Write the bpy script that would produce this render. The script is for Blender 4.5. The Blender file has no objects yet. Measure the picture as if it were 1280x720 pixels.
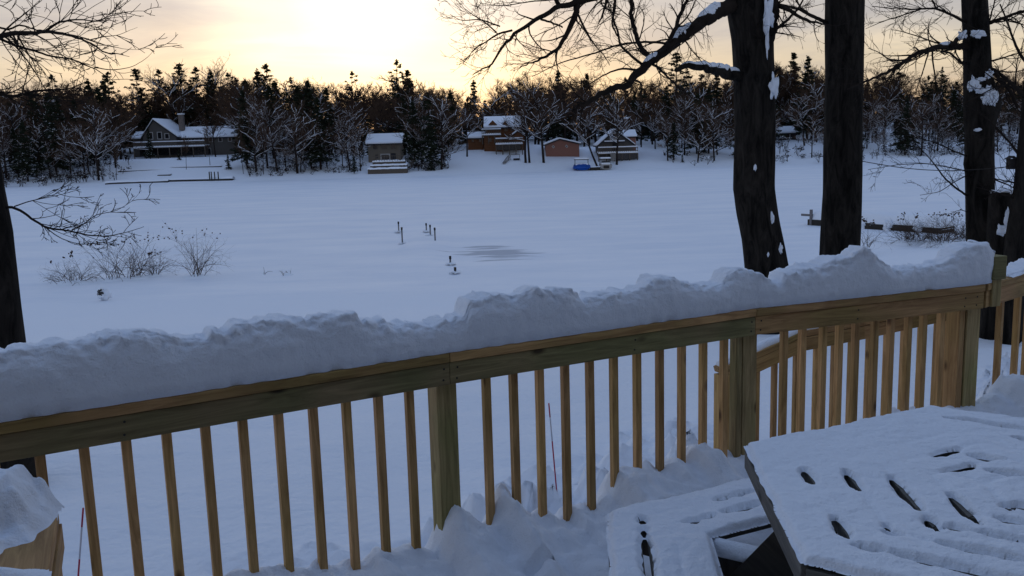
import bpy, math, random
import numpy as np
from math import sin, cos, radians, pi, sqrt, atan2, degrees
from mathutils import Vector, Matrix, noise

# ------------------------------------------------------------------ camera, world, sun
S = bpy.context.scene
COL = S.collection
EYE = 6.0                       # the lens is 6 m above the frozen lake
FPX, PITCH, ROLL = 1139.0, 9.26, 1.668

cam_d = bpy.data.cameras.new('camera')
cam_d.sensor_width = 36.0
cam_d.lens = FPX / 1280 * 36.0
cam_d.clip_start = 0.05
cam_d.clip_end = 5000
cam = bpy.data.objects.new('camera', cam_d)
COL.objects.link(cam)
_p, _r = radians(PITCH), radians(ROLL)
FWD = np.array([0, cos(_p), -sin(_p)])
_R0 = np.array([1.0, 0, 0]); _U0 = np.cross(_R0, FWD)
RGT = cos(_r) * _R0 - sin(_r) * _U0
UPV = cos(_r) * _U0 + sin(_r) * _R0
_m = Matrix.Identity(4)
for i in range(3):
    _m[i][0] = RGT[i]; _m[i][1] = UPV[i]; _m[i][2] = -FWD[i]
_m[2][3] = EYE
cam.matrix_world = _m
S.camera = cam

SUN_AZ, SUN_EL = -8.0, 2.5       # degrees, azimuth measured from +Y towards +X
w = bpy.data.worlds.new('World'); S.world = w; w.use_nodes = True
nt = w.node_tree; nt.nodes.clear()
def N(t, **k):
    n = nt.nodes.new(t)
    for a, b in k.items(): setattr(n, a, b)
    return n
def L(a, b): nt.links.new(a, b)
out = N('ShaderNodeOutputWorld'); bg = N('ShaderNodeBackground')
sky = N('ShaderNodeTexSky', sky_type='NISHITA', sun_disc=False)
sky.sun_elevation = radians(SUN_EL); sky.sun_rotation = radians(SUN_AZ)
sky.altitude = 200; sky.air_density = 1.0; sky.dust_density = 1.5; sky.ozone_density = 1.5
tc = N('ShaderNodeTexCoord'); sep = N('ShaderNodeSeparateXYZ'); L(tc.outputs['Generated'], sep.inputs[0])
# thin high cloud: pale veil, brighter and warmer near the sun, bluish grey overhead
sund = (sin(radians(SUN_AZ)) * cos(radians(9)), cos(radians(SUN_AZ)) * cos(radians(9)), sin(radians(9)))
dot = N('ShaderNodeVectorMath', operation='DOT_PRODUCT'); L(tc.outputs['Generated'], dot.inputs[0]); dot.inputs[1].default_value = sund
def ramp(inp, stops, interp='EASE'):
    r = N('ShaderNodeValToRGB'); r.color_ramp.interpolation = interp
    e = r.color_ramp.elements
    while len(e) < len(stops): e.new(0.5)
    for i, (p, c) in enumerate(stops): e[i].position = p; e[i].color = (*c, 1)
    L(inp, r.inputs[0]); return r
elev = ramp(sep.outputs['Z'], [(0.0, (.50, .34, .215)), (.07, (.49, .43, .35)), (.11, (.42, .395, .385)), (.16, (.38, .385, .415)), (.38, (.25, .32, .45)), (1.0, (.165, .235, .41))])
glow = ramp(dot.outputs['Value'], [(0.0, (0, 0, 0)), (.86, (.0, .0, .0)), (.95, (.02, .02, .015)), (.978, (.055, .054, .04)), (.996, (.40, .385, .29)), (1.0, (.60, .57, .46))])
add = N('ShaderNodeMix', data_type='RGBA', blend_type='ADD'); add.inputs[0].default_value = 1
L(elev.outputs[0], add.inputs[6]); L(glow.outputs[0], add.inputs[7])
mp = N('ShaderNodeMapping'); mp.inputs['Scale'].default_value = (1.6, 1.6, 11); L(tc.outputs['Generated'], mp.inputs[0])
cn = N('ShaderNodeTexNoise'); cn.inputs['Scale'].default_value = 2.2; cn.inputs['Detail'].default_value = 6; cn.inputs['Roughness'].default_value = .6; cn.inputs['Distortion'].default_value = .6
L(mp.outputs[0], cn.inputs['Vector'])
cr = ramp(cn.outputs[0], [(.36, (.80, .82, .88)), (.52, (.98, .97, .95)), (.66, (1.22, 1.16, 1.05))])
mul = N('ShaderNodeMix', data_type='RGBA', blend_type='MULTIPLY'); mul.inputs[0].default_value = 1
L(add.outputs[2], mul.inputs[6]); L(cr.outputs[0], mul.inputs[7])
# the Nishita sky under the veil
sk = N('ShaderNodeMix', data_type='RGBA', blend_type='MULTIPLY'); sk.inputs[0].default_value = 1; sk.inputs[7].default_value = (.022, .022, .022, 1)
L(sky.outputs[0], sk.inputs[6])
skm = N('ShaderNodeMix', data_type='RGBA', blend_type='ADD'); skm.inputs[0].default_value = 1
L(sk.outputs[2], skm.inputs[6]); L(mul.outputs[2], skm.inputs[7])
L(skm.outputs[2], bg.inputs[0]); bg.inputs[1].default_value = 1.0
L(bg.outputs[0], out.inputs[0])

sl = bpy.data.lights.new('sun', 'SUN'); sl.energy = 0.35; sl.angle = radians(1.5); sl.color = (1, .72, .45)
so = bpy.data.objects.new('sun', sl); COL.objects.link(so)
sdir = Vector((sin(radians(SUN_AZ)) * cos(radians(SUN_EL)), cos(radians(SUN_AZ)) * cos(radians(SUN_EL)), sin(radians(SUN_EL))))
so.rotation_euler = sdir.to_track_quat('Z', 'Y').to_euler()
so.location = sdir * 50 + Vector((0, 0, 20))

S.view_settings.view_transform = 'Standard'; S.view_settings.look = 'None'
S.view_settings.exposure = 0.32; S.view_settings.gamma = 1.0
S.cycles.use_denoising = True
S.cycles.max_bounces = 6; S.cycles.transparent_max_bounces = 8

# ------------------------------------------------------------------ pixel measuring helpers (design-time surveying)
def ray(px, py): return FWD + RGT * (px - 640) / FPX + UPV * (360 - py) / FPX
EYEV = np.array([0, 0, EYE])
def atz(px, py, z):
    d = ray(px, py); return EYEV + d * ((z - EYE) / d[2])
def aty(px, py, y):
    d = ray(px, py); return EYEV + d * (y / d[1])
def onplane(px, py, p0, az):
    n = np.array([cos(radians(az)), -sin(radians(az)), 0.0]); d = ray(px, py)
    return EYEV + d * (((p0 - EYEV) @ n) / (d @ n))

# ------------------------------------------------------------------ materials
def mat(name):
    m = bpy.data.materials.new(name); m.use_nodes = True
    t = m.node_tree; b = t.nodes['Principled BSDF']
    return m, t, b
def simple(name, col, rough=.8, spec=.3, var=.15, scale=6, bump=.0, metal=0):
    m, t, b = mat(name)
    n = t.nodes.new('ShaderNodeTexNoise'); n.inputs['Scale'].default_value = scale; n.inputs['Detail'].default_value = 5
    c = t.nodes.new('ShaderNodeTexCoord'); t.links.new(c.outputs['Object'], n.inputs['Vector'])
    r = t.nodes.new('ShaderNodeValToRGB'); e = r.color_ramp.elements
    e[0].position = .3; e[1].position = .7
    e[0].color = (*[v * (1 - var) for v in col], 1); e[1].color = (*[min(1, v * (1 + var)) for v in col], 1)
    t.links.new(n.outputs[0], r.inputs[0]); t.links.new(r.outputs[0], b.inputs['Base Color'])
    b.inputs['Roughness'].default_value = rough; b.inputs['Specular IOR Level'].default_value = spec; b.inputs['Metallic'].default_value = metal
    if bump:
        bn = t.nodes.new('ShaderNodeBump'); bn.inputs['Strength'].default_value = bump; bn.inputs['Distance'].default_value = .02
        t.links.new(n.outputs[0], bn.inputs['Height']); t.links.new(bn.outputs[0], b.inputs['Normal'])
    return m
def snow_mat(name, col=(.80, .84, .90), s1=30, d1=.006, s2=220, d2=.0012, rough=.75):
    m, t, b = mat(name)
    c = t.nodes.new('ShaderNodeTexCoord')
    def ns(s, det=4):
        n = t.nodes.new('ShaderNodeTexNoise'); n.inputs['Scale'].default_value = s; n.inputs['Detail'].default_value = det
        t.links.new(c.outputs['Object'], n.inputs['Vector']); return n
    a, d = ns(s1), ns(s2, 2)
    b1 = t.nodes.new('ShaderNodeBump'); b1.inputs['Distance'].default_value = d1; b1.inputs['Strength'].default_value = .8
    b2 = t.nodes.new('ShaderNodeBump'); b2.inputs['Distance'].default_value = d2; b2.inputs['Strength'].default_value = .8
    t.links.new(a.outputs[0], b1.inputs['Height']); t.links.new(d.outputs[0], b2.inputs['Height'])
    t.links.new(b1.outputs[0], b2.inputs['Normal']); t.links.new(b2.outputs[0], b.inputs['Normal'])
    b.inputs['Base Color'].default_value = (*col, 1)
    b.inputs['Roughness'].default_value = rough; b.inputs['Specular IOR Level'].default_value = .35
    return m
def wood_mat(name, axis, dark, light, green):
    m, t, b = mat(name)
    c = t.nodes.new('ShaderNodeTexCoord'); oi = t.nodes.new('ShaderNodeObjectInfo')
    off = t.nodes.new('ShaderNodeVectorMath'); off.operation = 'ADD'
    mulr = t.nodes.new('ShaderNodeMath'); mulr.operation = 'MULTIPLY'; mulr.inputs[1].default_value = 37.0
    t.links.new(oi.outputs['Random'], mulr.inputs[0])
    t.links.new(c.outputs['Object'], off.inputs[0]); t.links.new(mulr.outputs[0], off.inputs[1])
    mp = t.nodes.new('ShaderNodeMapping'); sc = [14, 14, 14]; sc[axis] = 1.1; mp.inputs['Scale'].default_value = sc
    t.links.new(off.outputs[0], mp.inputs[0])
    n = t.nodes.new('ShaderNodeTexNoise'); n.inputs['Scale'].default_value = 2.2; n.inputs['Detail'].default_value = 8; n.inputs['Distortion'].default_value = 1.4; n.inputs['Roughness'].default_value = .65
    t.links.new(mp.outputs[0], n.inputs['Vector'])
    r = t.nodes.new('ShaderNodeValToRGB'); e = r.color_ramp.elements
    e[0].position = .32; e[0].color = (*dark, 1); e[1].position = .68; e[1].color = (*light, 1)
    t.links.new(n.outputs[0], r.inputs[0])
    # greenish treated patches, large scale
    n2 = t.nodes.new('ShaderNodeTexNoise'); n2.inputs['Scale'].default_value = 2.0; n2.inputs['Detail'].default_value = 2
    t.links.new(off.outputs[0], n2.inputs['Vector'])
    r2 = t.nodes.new('ShaderNodeValToRGB'); r2.color_ramp.elements[0].position = .42; r2.color_ramp.elements[1].position = .62
    t.links.new(n2.outputs[0], r2.inputs[0])
    mx = t.nodes.new('ShaderNodeMix'); mx.data_type = 'RGBA'; mx.blend_type = 'MULTIPLY'
    mx.inputs[7].default_value = (*green, 1)
    t.links.new(r2.outputs[0], mx.inputs[0]); t.links.new(r.outputs[0], mx.inputs[6])
    # knots
    mk = t.nodes.new('ShaderNodeMapping'); sk_ = [9, 9, 9]; sk_[axis] = 4; mk.inputs['Scale'].default_value = sk_
    t.links.new(off.outputs[0], mk.inputs[0])
    v = t.nodes.new('ShaderNodeTexVoronoi'); v.inputs['Scale'].default_value = .75; t.links.new(mk.outputs[0], v.inputs['Vector'])
    r3 = t.nodes.new('ShaderNodeValToRGB'); e3 = r3.color_ramp.elements; e3[0].position = .05; e3[0].color = (.25, .2, .17, 1); e3[1].position = .13; e3[1].color = (1, 1, 1, 1)
    t.links.new(v.outputs['Distance'], r3.inputs[0])
    mx2 = t.nodes.new('ShaderNodeMix'); mx2.data_type = 'RGBA'; mx2.blend_type = 'MULTIPLY'; mx2.inputs[0].default_value = 1
    t.links.new(mx.outputs[2], mx2.inputs[6]); t.links.new(r3.outputs[0], mx2.inputs[7])
    # a little tone change from board to board
    hv = t.nodes.new('ShaderNodeHueSaturation')
    mr = t.nodes.new('ShaderNodeMapRange'); mr.inputs[3].default_value = .78; mr.inputs[4].default_value = 1.2
    t.links.new(oi.outputs['Random'], mr.inputs[0]); t.links.new(mr.outputs[0], hv.inputs['Value'])
    t.links.new(mx2.outputs[2], hv.inputs['Color']); t.links.new(hv.outputs[0], b.inputs['Base Color'])
    bn = t.nodes.new('ShaderNodeBump'); bn.inputs['Strength'].default_value = .5; bn.inputs['Distance'].default_value = .002
    t.links.new(n.outputs[0], bn.inputs['Height']); t.links.new(bn.outputs[0], b.inputs['Normal'])
    b.inputs['Roughness'].default_value = .7; b.inputs['Specular IOR Level'].default_value = .3
    return m
def bark_mat(name, c0, c1, sc=9, zs=.25, bump=.9, dist=.03):
    m, t, b = mat(name)
    c = t.nodes.new('ShaderNodeTexCoord'); mp = t.nodes.new('ShaderNodeMapping'); mp.inputs['Scale'].default_value = (1, 1, zs)
    t.links.new(c.outputs['Object'], mp.inputs[0])
    v = t.nodes.new('ShaderNodeTexNoise'); v.inputs['Scale'].default_value = sc; v.inputs['Detail'].default_value = 9; v.inputs['Roughness'].default_value = .7; v.inputs['Distortion'].default_value = .8
    t.links.new(mp.outputs[0], v.inputs['Vector'])
    r = t.nodes.new('ShaderNodeValToRGB'); e = r.color_ramp.elements; e[0].position = .38; e[0].color = (*c0, 1); e[1].position = .68; e[1].color = (*c1, 1)
    t.links.new(v.outputs[0], r.inputs[0]); t.links.new(r.outputs[0], b.inputs['Base Color'])
    bn = t.nodes.new('ShaderNodeBump'); bn.inputs['Strength'].default_value = bump; bn.inputs['Distance'].default_value = dist
    t.links.new(v.outputs[0], bn.inputs['Height']); t.links.new(bn.outputs[0], b.inputs['Normal'])
    b.inputs['Roughness'].default_value = .95; b.inputs['Specular IOR Level'].default_value = .1
    return m

SNOW = snow_mat('snow', s1=26, d1=.010, s2=150, d2=.0035)
SNOWFAR = snow_mat('snow_far', s1=1.2, d1=.05, s2=14, d2=.02)
WX = wood_mat('treated_wood_long', 0, (.25, .130, .050), (.56, .33, .14), (.72, .82, .66))
WZ = wood_mat('treated_wood_upright', 2, (.32, .170, .062), (.68, .405, .175), (.82, .86, .72))
WGX = wood_mat('green_treated_wood_long', 0, (.14, .100, .045), (.31, .230, .115), (.75, .9, .75))
WGZ = wood_mat('green_treated_wood_upright', 2, (.22, .155, .065), (.48, .35, .165), (.75, .9, .72))
WOLD = wood_mat('weathered_wood', 0, (.055, .050, .044), (.15, .135, .115), (.8, .85, .85))
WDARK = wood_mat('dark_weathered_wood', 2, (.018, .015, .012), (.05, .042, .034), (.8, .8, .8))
BARK = bark_mat('oak_bark', (.005, .0045, .004), (.036, .030, .025))
TWIG = simple('twig_bark', (.020, .015, .012), .9, .1, .3)
FARBARK = simple('far_bark', (.028, .022, .020), .95, .05, .35, 1.5)
FARTWIG = simple('far_twigs', (.075, .048, .034), .95, .05, .25, .6)
NEEDLE = simple('needles', (.022, .030, .018), .9, .1, .4, .8)
SHRUBM = simple('shrub_stems', (.060, .040, .030), .9, .1, .3)
GLASS = simple('dark_window', (.012, .013, .016), .15, .5, .1)
BLUE = simple('blue_tarp', (.012, .085, .42), .45, .4, .15, 2, .4)
STAKER = simple('red_stake', (.42, .02, .06), .4, .4, .05)
STAKEW = simple('white_stake', (.55, .55, .60), .4, .4, .05)
METAL = simple('galvanised_metal', (.16, .16, .17), .45, .5, .2, 20, 0, .8)
STEEL = simple('dark_post', (.03, .026, .024), .8, .3, .2)
LOGW = simple('log_wall', (.085, .036, .016), .85, .2, .25, 2)
DARKROOF = simple('shingle', (.03, .03, .035), .9, .2, .2)
def siding(name, col, freq=5.0):
    m, t, b = mat(name)
    c = t.nodes.new('ShaderNodeTexCoord'); wv = t.nodes.new('ShaderNodeTexWave'); wv.bands_direction = 'Z'; wv.wave_profile = 'SAW'
    wv.inputs['Scale'].default_value = freq / 3.14; wv.inputs['Distortion'].default_value = .1
    t.links.new(c.outputs['Object'], wv.inputs['Vector'])
    r = t.nodes.new('ShaderNodeValToRGB'); e = r.color_ramp.elements
    e[0].color = (*[v * .55 for v in col], 1); e[0].position = .0; e[1].color = (*col, 1); e[1].position = .25
    t.links.new(wv.outputs[0], r.inputs[0]); t.links.new(r.outputs[0], b.inputs['Base Color'])
    b.inputs['Roughness'].default_value = .8; b.inputs['Specular IOR Level'].default_value = .2
    return m
SIDE_GREY = siding('grey_siding', (.10, .092, .085)); SIDE_TAN = siding('tan_siding', (.17, .145, .115))
SIDE_PINK = siding('rust_red_siding', (.26, .125, .095)); SIDE_LOG = siding('log_siding', (.125, .052, .022), 3)
TRIM = simple('pale_trim', (.38, .37, .36), .7, .3, .1)
DECKW = simple('deck_timber', (.10, .082, .066), .85, .2, .2)
STONE = simple('stone_wall', (.075, .07, .068), .95, .2, .5, 2.5, .6)
CHIM = simple('chimney_brick', (.15, .125, .11), .9, .2, .3, 4)

# ------------------------------------------------------------------ object helpers
def tag(o, label=None, cat=None, group=None, kind=None):
    if label: o['label'] = label
    if cat: o['category'] = cat
    if group: o['group'] = group
    if kind: o['kind'] = kind
    return o
def thing(name, loc, label, cat, group=None, rz=0):
    o = bpy.data.objects.new(name, None); COL.objects.link(o); o.location = loc; o.rotation_euler = (0, 0, rz)
    o.empty_display_size = .2
    return tag(o, label, cat, group)
def link_mesh(name, me, parent=None, m=None):
    o = bpy.data.objects.new(name, me); COL.objects.link(o)
    if m: me.materials.append(m)
    if parent: o.parent = parent
    return o
def mk(name, V, Fq, m, parent=None, smooth=False, loc=None):
    me = bpy.data.meshes.new(name)
    V = np.asarray(V, dtype=float)
    me.from_pydata(V.tolist(), [], [tuple(int(i) for i in f) for f in Fq]); me.update()
    if smooth: me.polygons.foreach_set('use_smooth', [True] * len(me.polygons))
    o = link_mesh(name, me, parent, m)
    if loc is not None: o.location = loc
    return o
class MB:
    def __init__(s): s.V = []; s.F = []; s.n = 0
    def add(s, V, F):
        s.V.append(np.asarray(V, float)); s.F += [tuple(i + s.n for i in f) for f in F]; s.n += len(V); return s
    def box(s, c, d, R=None):
        c = np.asarray(c, float); d = np.asarray(d, float) / 2
        V = np.array([[x, y, z] for z in (-1, 1) for y in (-1, 1) for x in (-1, 1)]) * d
        if R is not None: V = V @ np.asarray(R).T
        return s.add(V + c, [(0, 2, 3, 1), (4, 5, 7, 6), (0, 1, 5, 4), (2, 6, 7, 3), (0, 4, 6, 2), (1, 3, 7, 5)])
    def prism(s, poly, y0, y1):          # polygon in x,z extruded in y
        n = len(poly); V = [(x, y0, z) for x, z in poly] + [(x, y1, z) for x, z in poly]
        F = [tuple(range(n)), tuple(range(2 * n - 1, n - 1, -1))] + [(i, i + n, (i + 1) % n + n, (i + 1) % n) for i in range(n)]
        return s.add(V, F)
    def tube(s, P, r, n=6):
        V, F = tube(P, r, n); return s.add(V, F)
    def build(s, name, m, parent=None, smooth=False, loc=None, bevel=0):
        V = np.concatenate(s.V) if s.V else np.zeros((0, 3))
        o = mk(name, V, s.F, m, parent, smooth, loc)
        if bevel:
            b = o.modifiers.new('bevel', 'BEVEL'); b.width = bevel; b.segments = 2; b.limit_method = 'ANGLE'
        return o
def tube(P, r, n=6, cap=True):
    P = np.asarray(P, float); k = len(P); r = np.broadcast_to(np.asarray(r, float), (k,))
    T = np.gradient(P, axis=0); T /= np.linalg.norm(T, axis=1)[:, None] + 1e-12
    a = np.array([0, 0, 1.0]) if abs(T[0][2]) < .9 else np.array([1.0, 0, 0])
    u = np.cross(T[0], a); u /= np.linalg.norm(u)
    ang = np.arange(n) * 2 * pi / n; ca, sa = np.cos(ang)[:, None], np.sin(ang)[:, None]
    V = np.zeros((k * n, 3))
    for i in range(k):
        u = u - T[i] * (u @ T[i]); u /= np.linalg.norm(u) + 1e-12; v = np.cross(T[i], u)
        V[i * n:(i + 1) * n] = P[i] + r[i] * (ca * u + sa * v)
    F = [(i * n + j, i * n + (j + 1) % n, (i + 1) * n + (j + 1) % n, (i + 1) * n + j) for i in range(k - 1) for j in range(n)]
    if cap and n > 3: F += [tuple(range(n - 1, -1, -1)), tuple(range((k - 1) * n, k * n))]
    return V, F
def Rz(a): return np.array([[cos(a), -sin(a), 0], [sin(a), cos(a), 0], [0, 0, 1]])
def frame(xd):                                # rotation whose x axis is xd, z as upright as possible
    x = np.asarray(xd, float); x = x / np.linalg.norm(x); z = np.array([0, 0, 1.0]) - x * x[2]
    if np.linalg.norm(z) < 1e-3: z = np.array([0, 1.0, 0])
    z /= np.linalg.norm(z); y = np.cross(z, x); return np.array([x, y, z]).T
def beam(name, a, b, wd, ht, m, parent, ext=0, bevel=.002):
    """board from a to b, own object with local x along its length"""
    a = np.asarray(a, float); b = np.asarray(b, float); ln = np.linalg.norm(b - a) + 2 * ext
    q = MB().box((0, 0, 0), (ln, wd, ht)); o = q.build(name, m, parent, bevel=bevel)
    M = Matrix(frame(b - a).tolist()).to_4x4(); c = (a + b) / 2
    M.translation = Vector(c)
    pl = parent.location if parent else Vector((0, 0, 0))
    o.matrix_local = Matrix.Translation(-pl) @ M
    return o
def upright(name, x, y, z0, z1, sx, sy, az, m, parent, bevel=.002, mesh=None):
    if mesh is None:
        q = MB().box((0, 0, (z1 - z0) / 2), (sx, sy, z1 - z0)); o = q.build(name, m, parent, bevel=bevel)
    else:
        o = bpy.data.objects.new(name, mesh); COL.objects.link(o); o.parent = parent
        if bevel:
            b = o.modifiers.new('bevel', 'BEVEL'); b.width = bevel; b.segments = 1; b.limit_method = 'ANGLE'
    pl = parent.location if parent else Vector((0, 0, 0))
    o.location = Vector((x, y, z0)) - pl; o.rotation_euler = (0, 0, radians(90 - az))
    return o
def nz(x, y, z=0, s=1.0): return noise.noise((x * s, y * s, z * s))
def fbm(x, y, z=0, s=1.0, o=4):
    v = 0; a = 1
    for i in range(o): v += a * noise.noise((x * s + 7.3 * i, y * s, z * s)); a *= .5; s *= 2.1
    return v
def copy_tree(o, loc=None, rz=None, sc=None, label=None, parent=None):
    c = o.copy(); COL.objects.link(c); c.parent = parent
    if loc is not None: c.location = loc
    if rz is not None: c.rotation_euler = (0, 0, rz)
    if sc is not None: c.scale = sc
    if label: c['label'] = label
    for ch in list(o.children): copy_tree(ch, parent=c)
    return c
smooth = lambda t: max(0, min(1, t)) ** 2 * (3 - 2 * max(0, min(1, t)))

# ------------------------------------------------------------------ terrain
SHORE = 166.0
def shore_y(x): return SHORE + 1.5 * sin(x * .045) + .8 * sin(x * .13 + 1)
def near_z(x, y):
    pts = [(-40, 4.2), (3, 3.72), (7, 3.60), (13, 3.1), (22, 1.65), (30, .55), (36, .05), (40, -.35)]
    if x > 4: y = y - min(14, (x - 4) * .55) * smooth((y - 12) / 15)
    if y <= pts[0][0]: return pts[0][1]
    for (a, za), (b, zb) in zip(pts, pts[1:]):
        if y < b: return za + (zb - za) * smooth((y - a) / (b - a)) * .35 + (zb - za) * .65 * (y - a) / (b - a)
    return -.35
def far_z(x, y):
    d = y - shore_y(x)
    if d < -2: return -.4
    z = -.4 + .9 * smooth((d + 2) / 4)
    z += 3.2 * smooth(d / 26) + 4.5 * smooth((d - 22) / 90)
    # the knoll under the log house
    z += 1.6 * math.exp(-((x + 2) / 14) ** 2 - ((d - 24) / 11) ** 2)
    z += .8 * math.exp(-((x + 66) / 22) ** 2 - ((d - 20) / 10) ** 2)
    z += .25 * fbm(x, y, 3, .09, 3) * smooth(d / 5)
    return z
foot = []
random.seed(5)
def ground_z(x, y):
    return near_z(x, y) if y < 90 else far_z(x, y)
def spread(a, b, fine0, fine1, fs, g):
    c = list(np.arange(fine0, fine1, fs)); s = fs; p = fine1
    while p < b: c.append(p); s *= g; p += s
    c.append(b); s = fs; p = fine0 - fs
    while p > a: c.insert(0, p); s *= g; p -= s
    c.insert(0, a); return np.array(c)
def grid_mesh(name, xs, ys, zf, m, kind='structure', keep=None):
    V = np.array([(x, y, zf(x, y)) for y in ys for x in xs]); nx = len(xs)
    F = [(j * nx + i, j * nx + i + 1, (j + 1) * nx + i + 1, (j + 1) * nx + i) for j in range(len(ys) - 1) for i in range(nx - 1)
         if keep is None or keep(xs[i], ys[j])]
    o = mk(name, V, F, m, smooth=True)
    if kind: o['kind'] = kind
    return o
# trampled snow chunks beside the deck and along the track towards the stairs
chunks = []
rr = random.Random(11)
for k in range(330):
    px, py = rr.uniform(560, 905), rr.uniform(520, 690)
    lim = 640 - (px - 560) * .42
    if py < lim + rr.gauss(0, 14): continue
    p = atz(px, py, 3.66); chunks.append((p[0], p[1], rr.uniform(.06, .17), rr.choice((1, 1, 1, -1.3)) * rr.uniform(.03, .085)))
for k in range(70):
    px, py = rr.uniform(160, 560), rr.uniform(640, 715)
    p = atz(px, py, 3.66)
    if py < 735 - px * .13 + 6: continue
    chunks.append((p[0], p[1], rr.uniform(.04, .12), rr.choice((1, -1)) * rr.uniform(.02, .06)))
for k in range(60):
    p = atz(rr.uniform(1230, 1300), rr.uniform(420, 520), 3.7); chunks.append((p[0], p[1], rr.uniform(.05, .2), rr.uniform(.03, .1)))
cell = {}
for c in chunks:
    for i in range(int((c[0] - .5) // .5), int((c[0] + .5) // .5) + 1):
        for j in range(int((c[1] - .5) // .5), int((c[1] + .5) // .5) + 1): cell.setdefault((i, j), []).append(c)
def gz(x, y):
    z = ground_z(x, y)
    if y < 45:
        z += .05 * fbm(x, y, 1, .55, 3) + .008 * fbm(x * .4, y * 2.2, 5, 2.0, 3)
        for cx, cy, r, h in cell.get((int(x // .5), int(y // .5)), ()):
            d2 = ((x - cx) ** 2 + (y - cy) ** 2) / (r * r)
            if d2 < 4: z += h * math.exp(-d2 * d2 * 1.2) * (1 + 1.1 * nz(x, y, 0, 16))
    return z
random.seed(2)
xs = spread(-260, 260, -3.6, 5.2, .045, 1.06); ys = spread(-30, 420, 3.1, 9.0, .045, 1.035)
ground = grid_mesh('ground', xs, ys, gz, SNOWFAR)

# the frozen lake: snow over ice with wind streaks and one wet grey patch
PATCH = atz(612, 317, 0)
def lake_mat():
    m, t, b = mat('lake_snow')
    c = t.nodes.new('ShaderNodeTexCoord')
    mp = t.nodes.new('ShaderNodeMapping'); mp.inputs['Scale'].default_value = (.35, 1.0, 1); t.links.new(c.outputs['Object'], mp.inputs[0])
    n = t.nodes.new('ShaderNodeTexNoise'); n.inputs['Scale'].default_value = .35; n.inputs['Detail'].default_value = 8; n.inputs['Roughness'].default_value = .62
    t.links.new(mp.outputs[0], n.inputs['Vector'])
    r = t.nodes.new('ShaderNodeValToRGB'); e = r.color_ramp.elements; e[0].position = .32; e[0].color = (.72, .775, .86, 1); e[1].position = .7; e[1].color = (.87, .89, .93, 1)
    t.links.new(n.outputs[0], r.inputs[0])
    # wet patch mask
    mp2 = t.nodes.new('ShaderNodeMapping'); mp2.vector_type = 'TEXTURE'
    mp2.inputs['Location'].default_value = (PATCH[0] + .2, PATCH[1] + 0.3, 0); mp2.inputs['Scale'].default_value = (2.0, 3.4, 1); mp2.inputs['Rotation'].default_value = (0, 0, .25)
    t.links.new(c.outputs['Object'], mp2.inputs[0])
    ln = t.nodes.new('ShaderNodeVectorMath'); ln.operation = 'LENGTH'; t.links.new(mp2.outputs[0], ln.inputs[0])
    mp3 = t.nodes.new('ShaderNodeMapping'); mp3.inputs['Scale'].default_value = (.3, 1.5, 1); t.links.new(c.outputs['Object'], mp3.inputs[0])
    n2 = t.nodes.new('ShaderNodeTexNoise'); n2.inputs['Scale'].default_value = 1.0; n2.inputs['Detail'].default_value = 5; t.links.new(mp3.outputs[0], n2.inputs['Vector'])
    ad = t.nodes.new('ShaderNodeMath'); ad.operation = 'MULTIPLY_ADD'; ad.inputs[1].default_value = 2.9; t.links.new(n2.outputs[0], ad.inputs[0]); t.links.new(ln.outputs['Value'], ad.inputs[2])
    r2 = t.nodes.new('ShaderNodeValToRGB'); r2.color_ramp.elements[0].position = .62; r2.color_ramp.elements[0].color = (1, 1, 1, 1); r2.color_ramp.elements[1].position = .70; r2.color_ramp.elements[1].color = (0, 0, 0, 1)
    dv = t.nodes.new('ShaderNodeMath'); dv.operation = 'DIVIDE'; dv.inputs[1].default_value = 3.35; t.links.new(ad.outputs[0], dv.inputs[0]); t.links.new(dv.outputs[0], r2.inputs[0])
    mx = t.nodes.new('ShaderNodeMix'); mx.data_type = 'RGBA'; mx.inputs[7].default_value = (.40, .44, .51, 1)
    t.links.new(r2.outputs[0], mx.inputs[0]); t.links.new(r.outputs[0], mx.inputs[6]); t.links.new(mx.outputs[2], b.inputs['Base Color'])
    bn = t.nodes.new('ShaderNodeBump'); bn.inputs['Strength'].default_value = .7; bn.inputs['Distance'].default_value = .22
    t.links.new(n.outputs[0], bn.inputs['Height']); t.links.new(bn.outputs[0], b.inputs['Normal'])
    b.inputs['Roughness'].default_value = .6; b.inputs['Specular IOR Level'].default_value = .4
    return m
dock_c = atz(528, 312, 0)
def lz(x, y):
    z = .035 * fbm(x * .5, y, 2, .18, 4)
    dx, dy = x - dock_c[0], y - dock_c[1]
    z += .16 * math.exp(-(dx / 1.3) ** 4 - (dy / 7.5) ** 4)
    return z
xs = spread(-260, 260, -25, 25, .8, 1.06); ys = spread(26, 175, 40, 64, .5, 1.06)
lake = grid_mesh('frozen_lake', xs, ys, lz, lake_mat())

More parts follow.
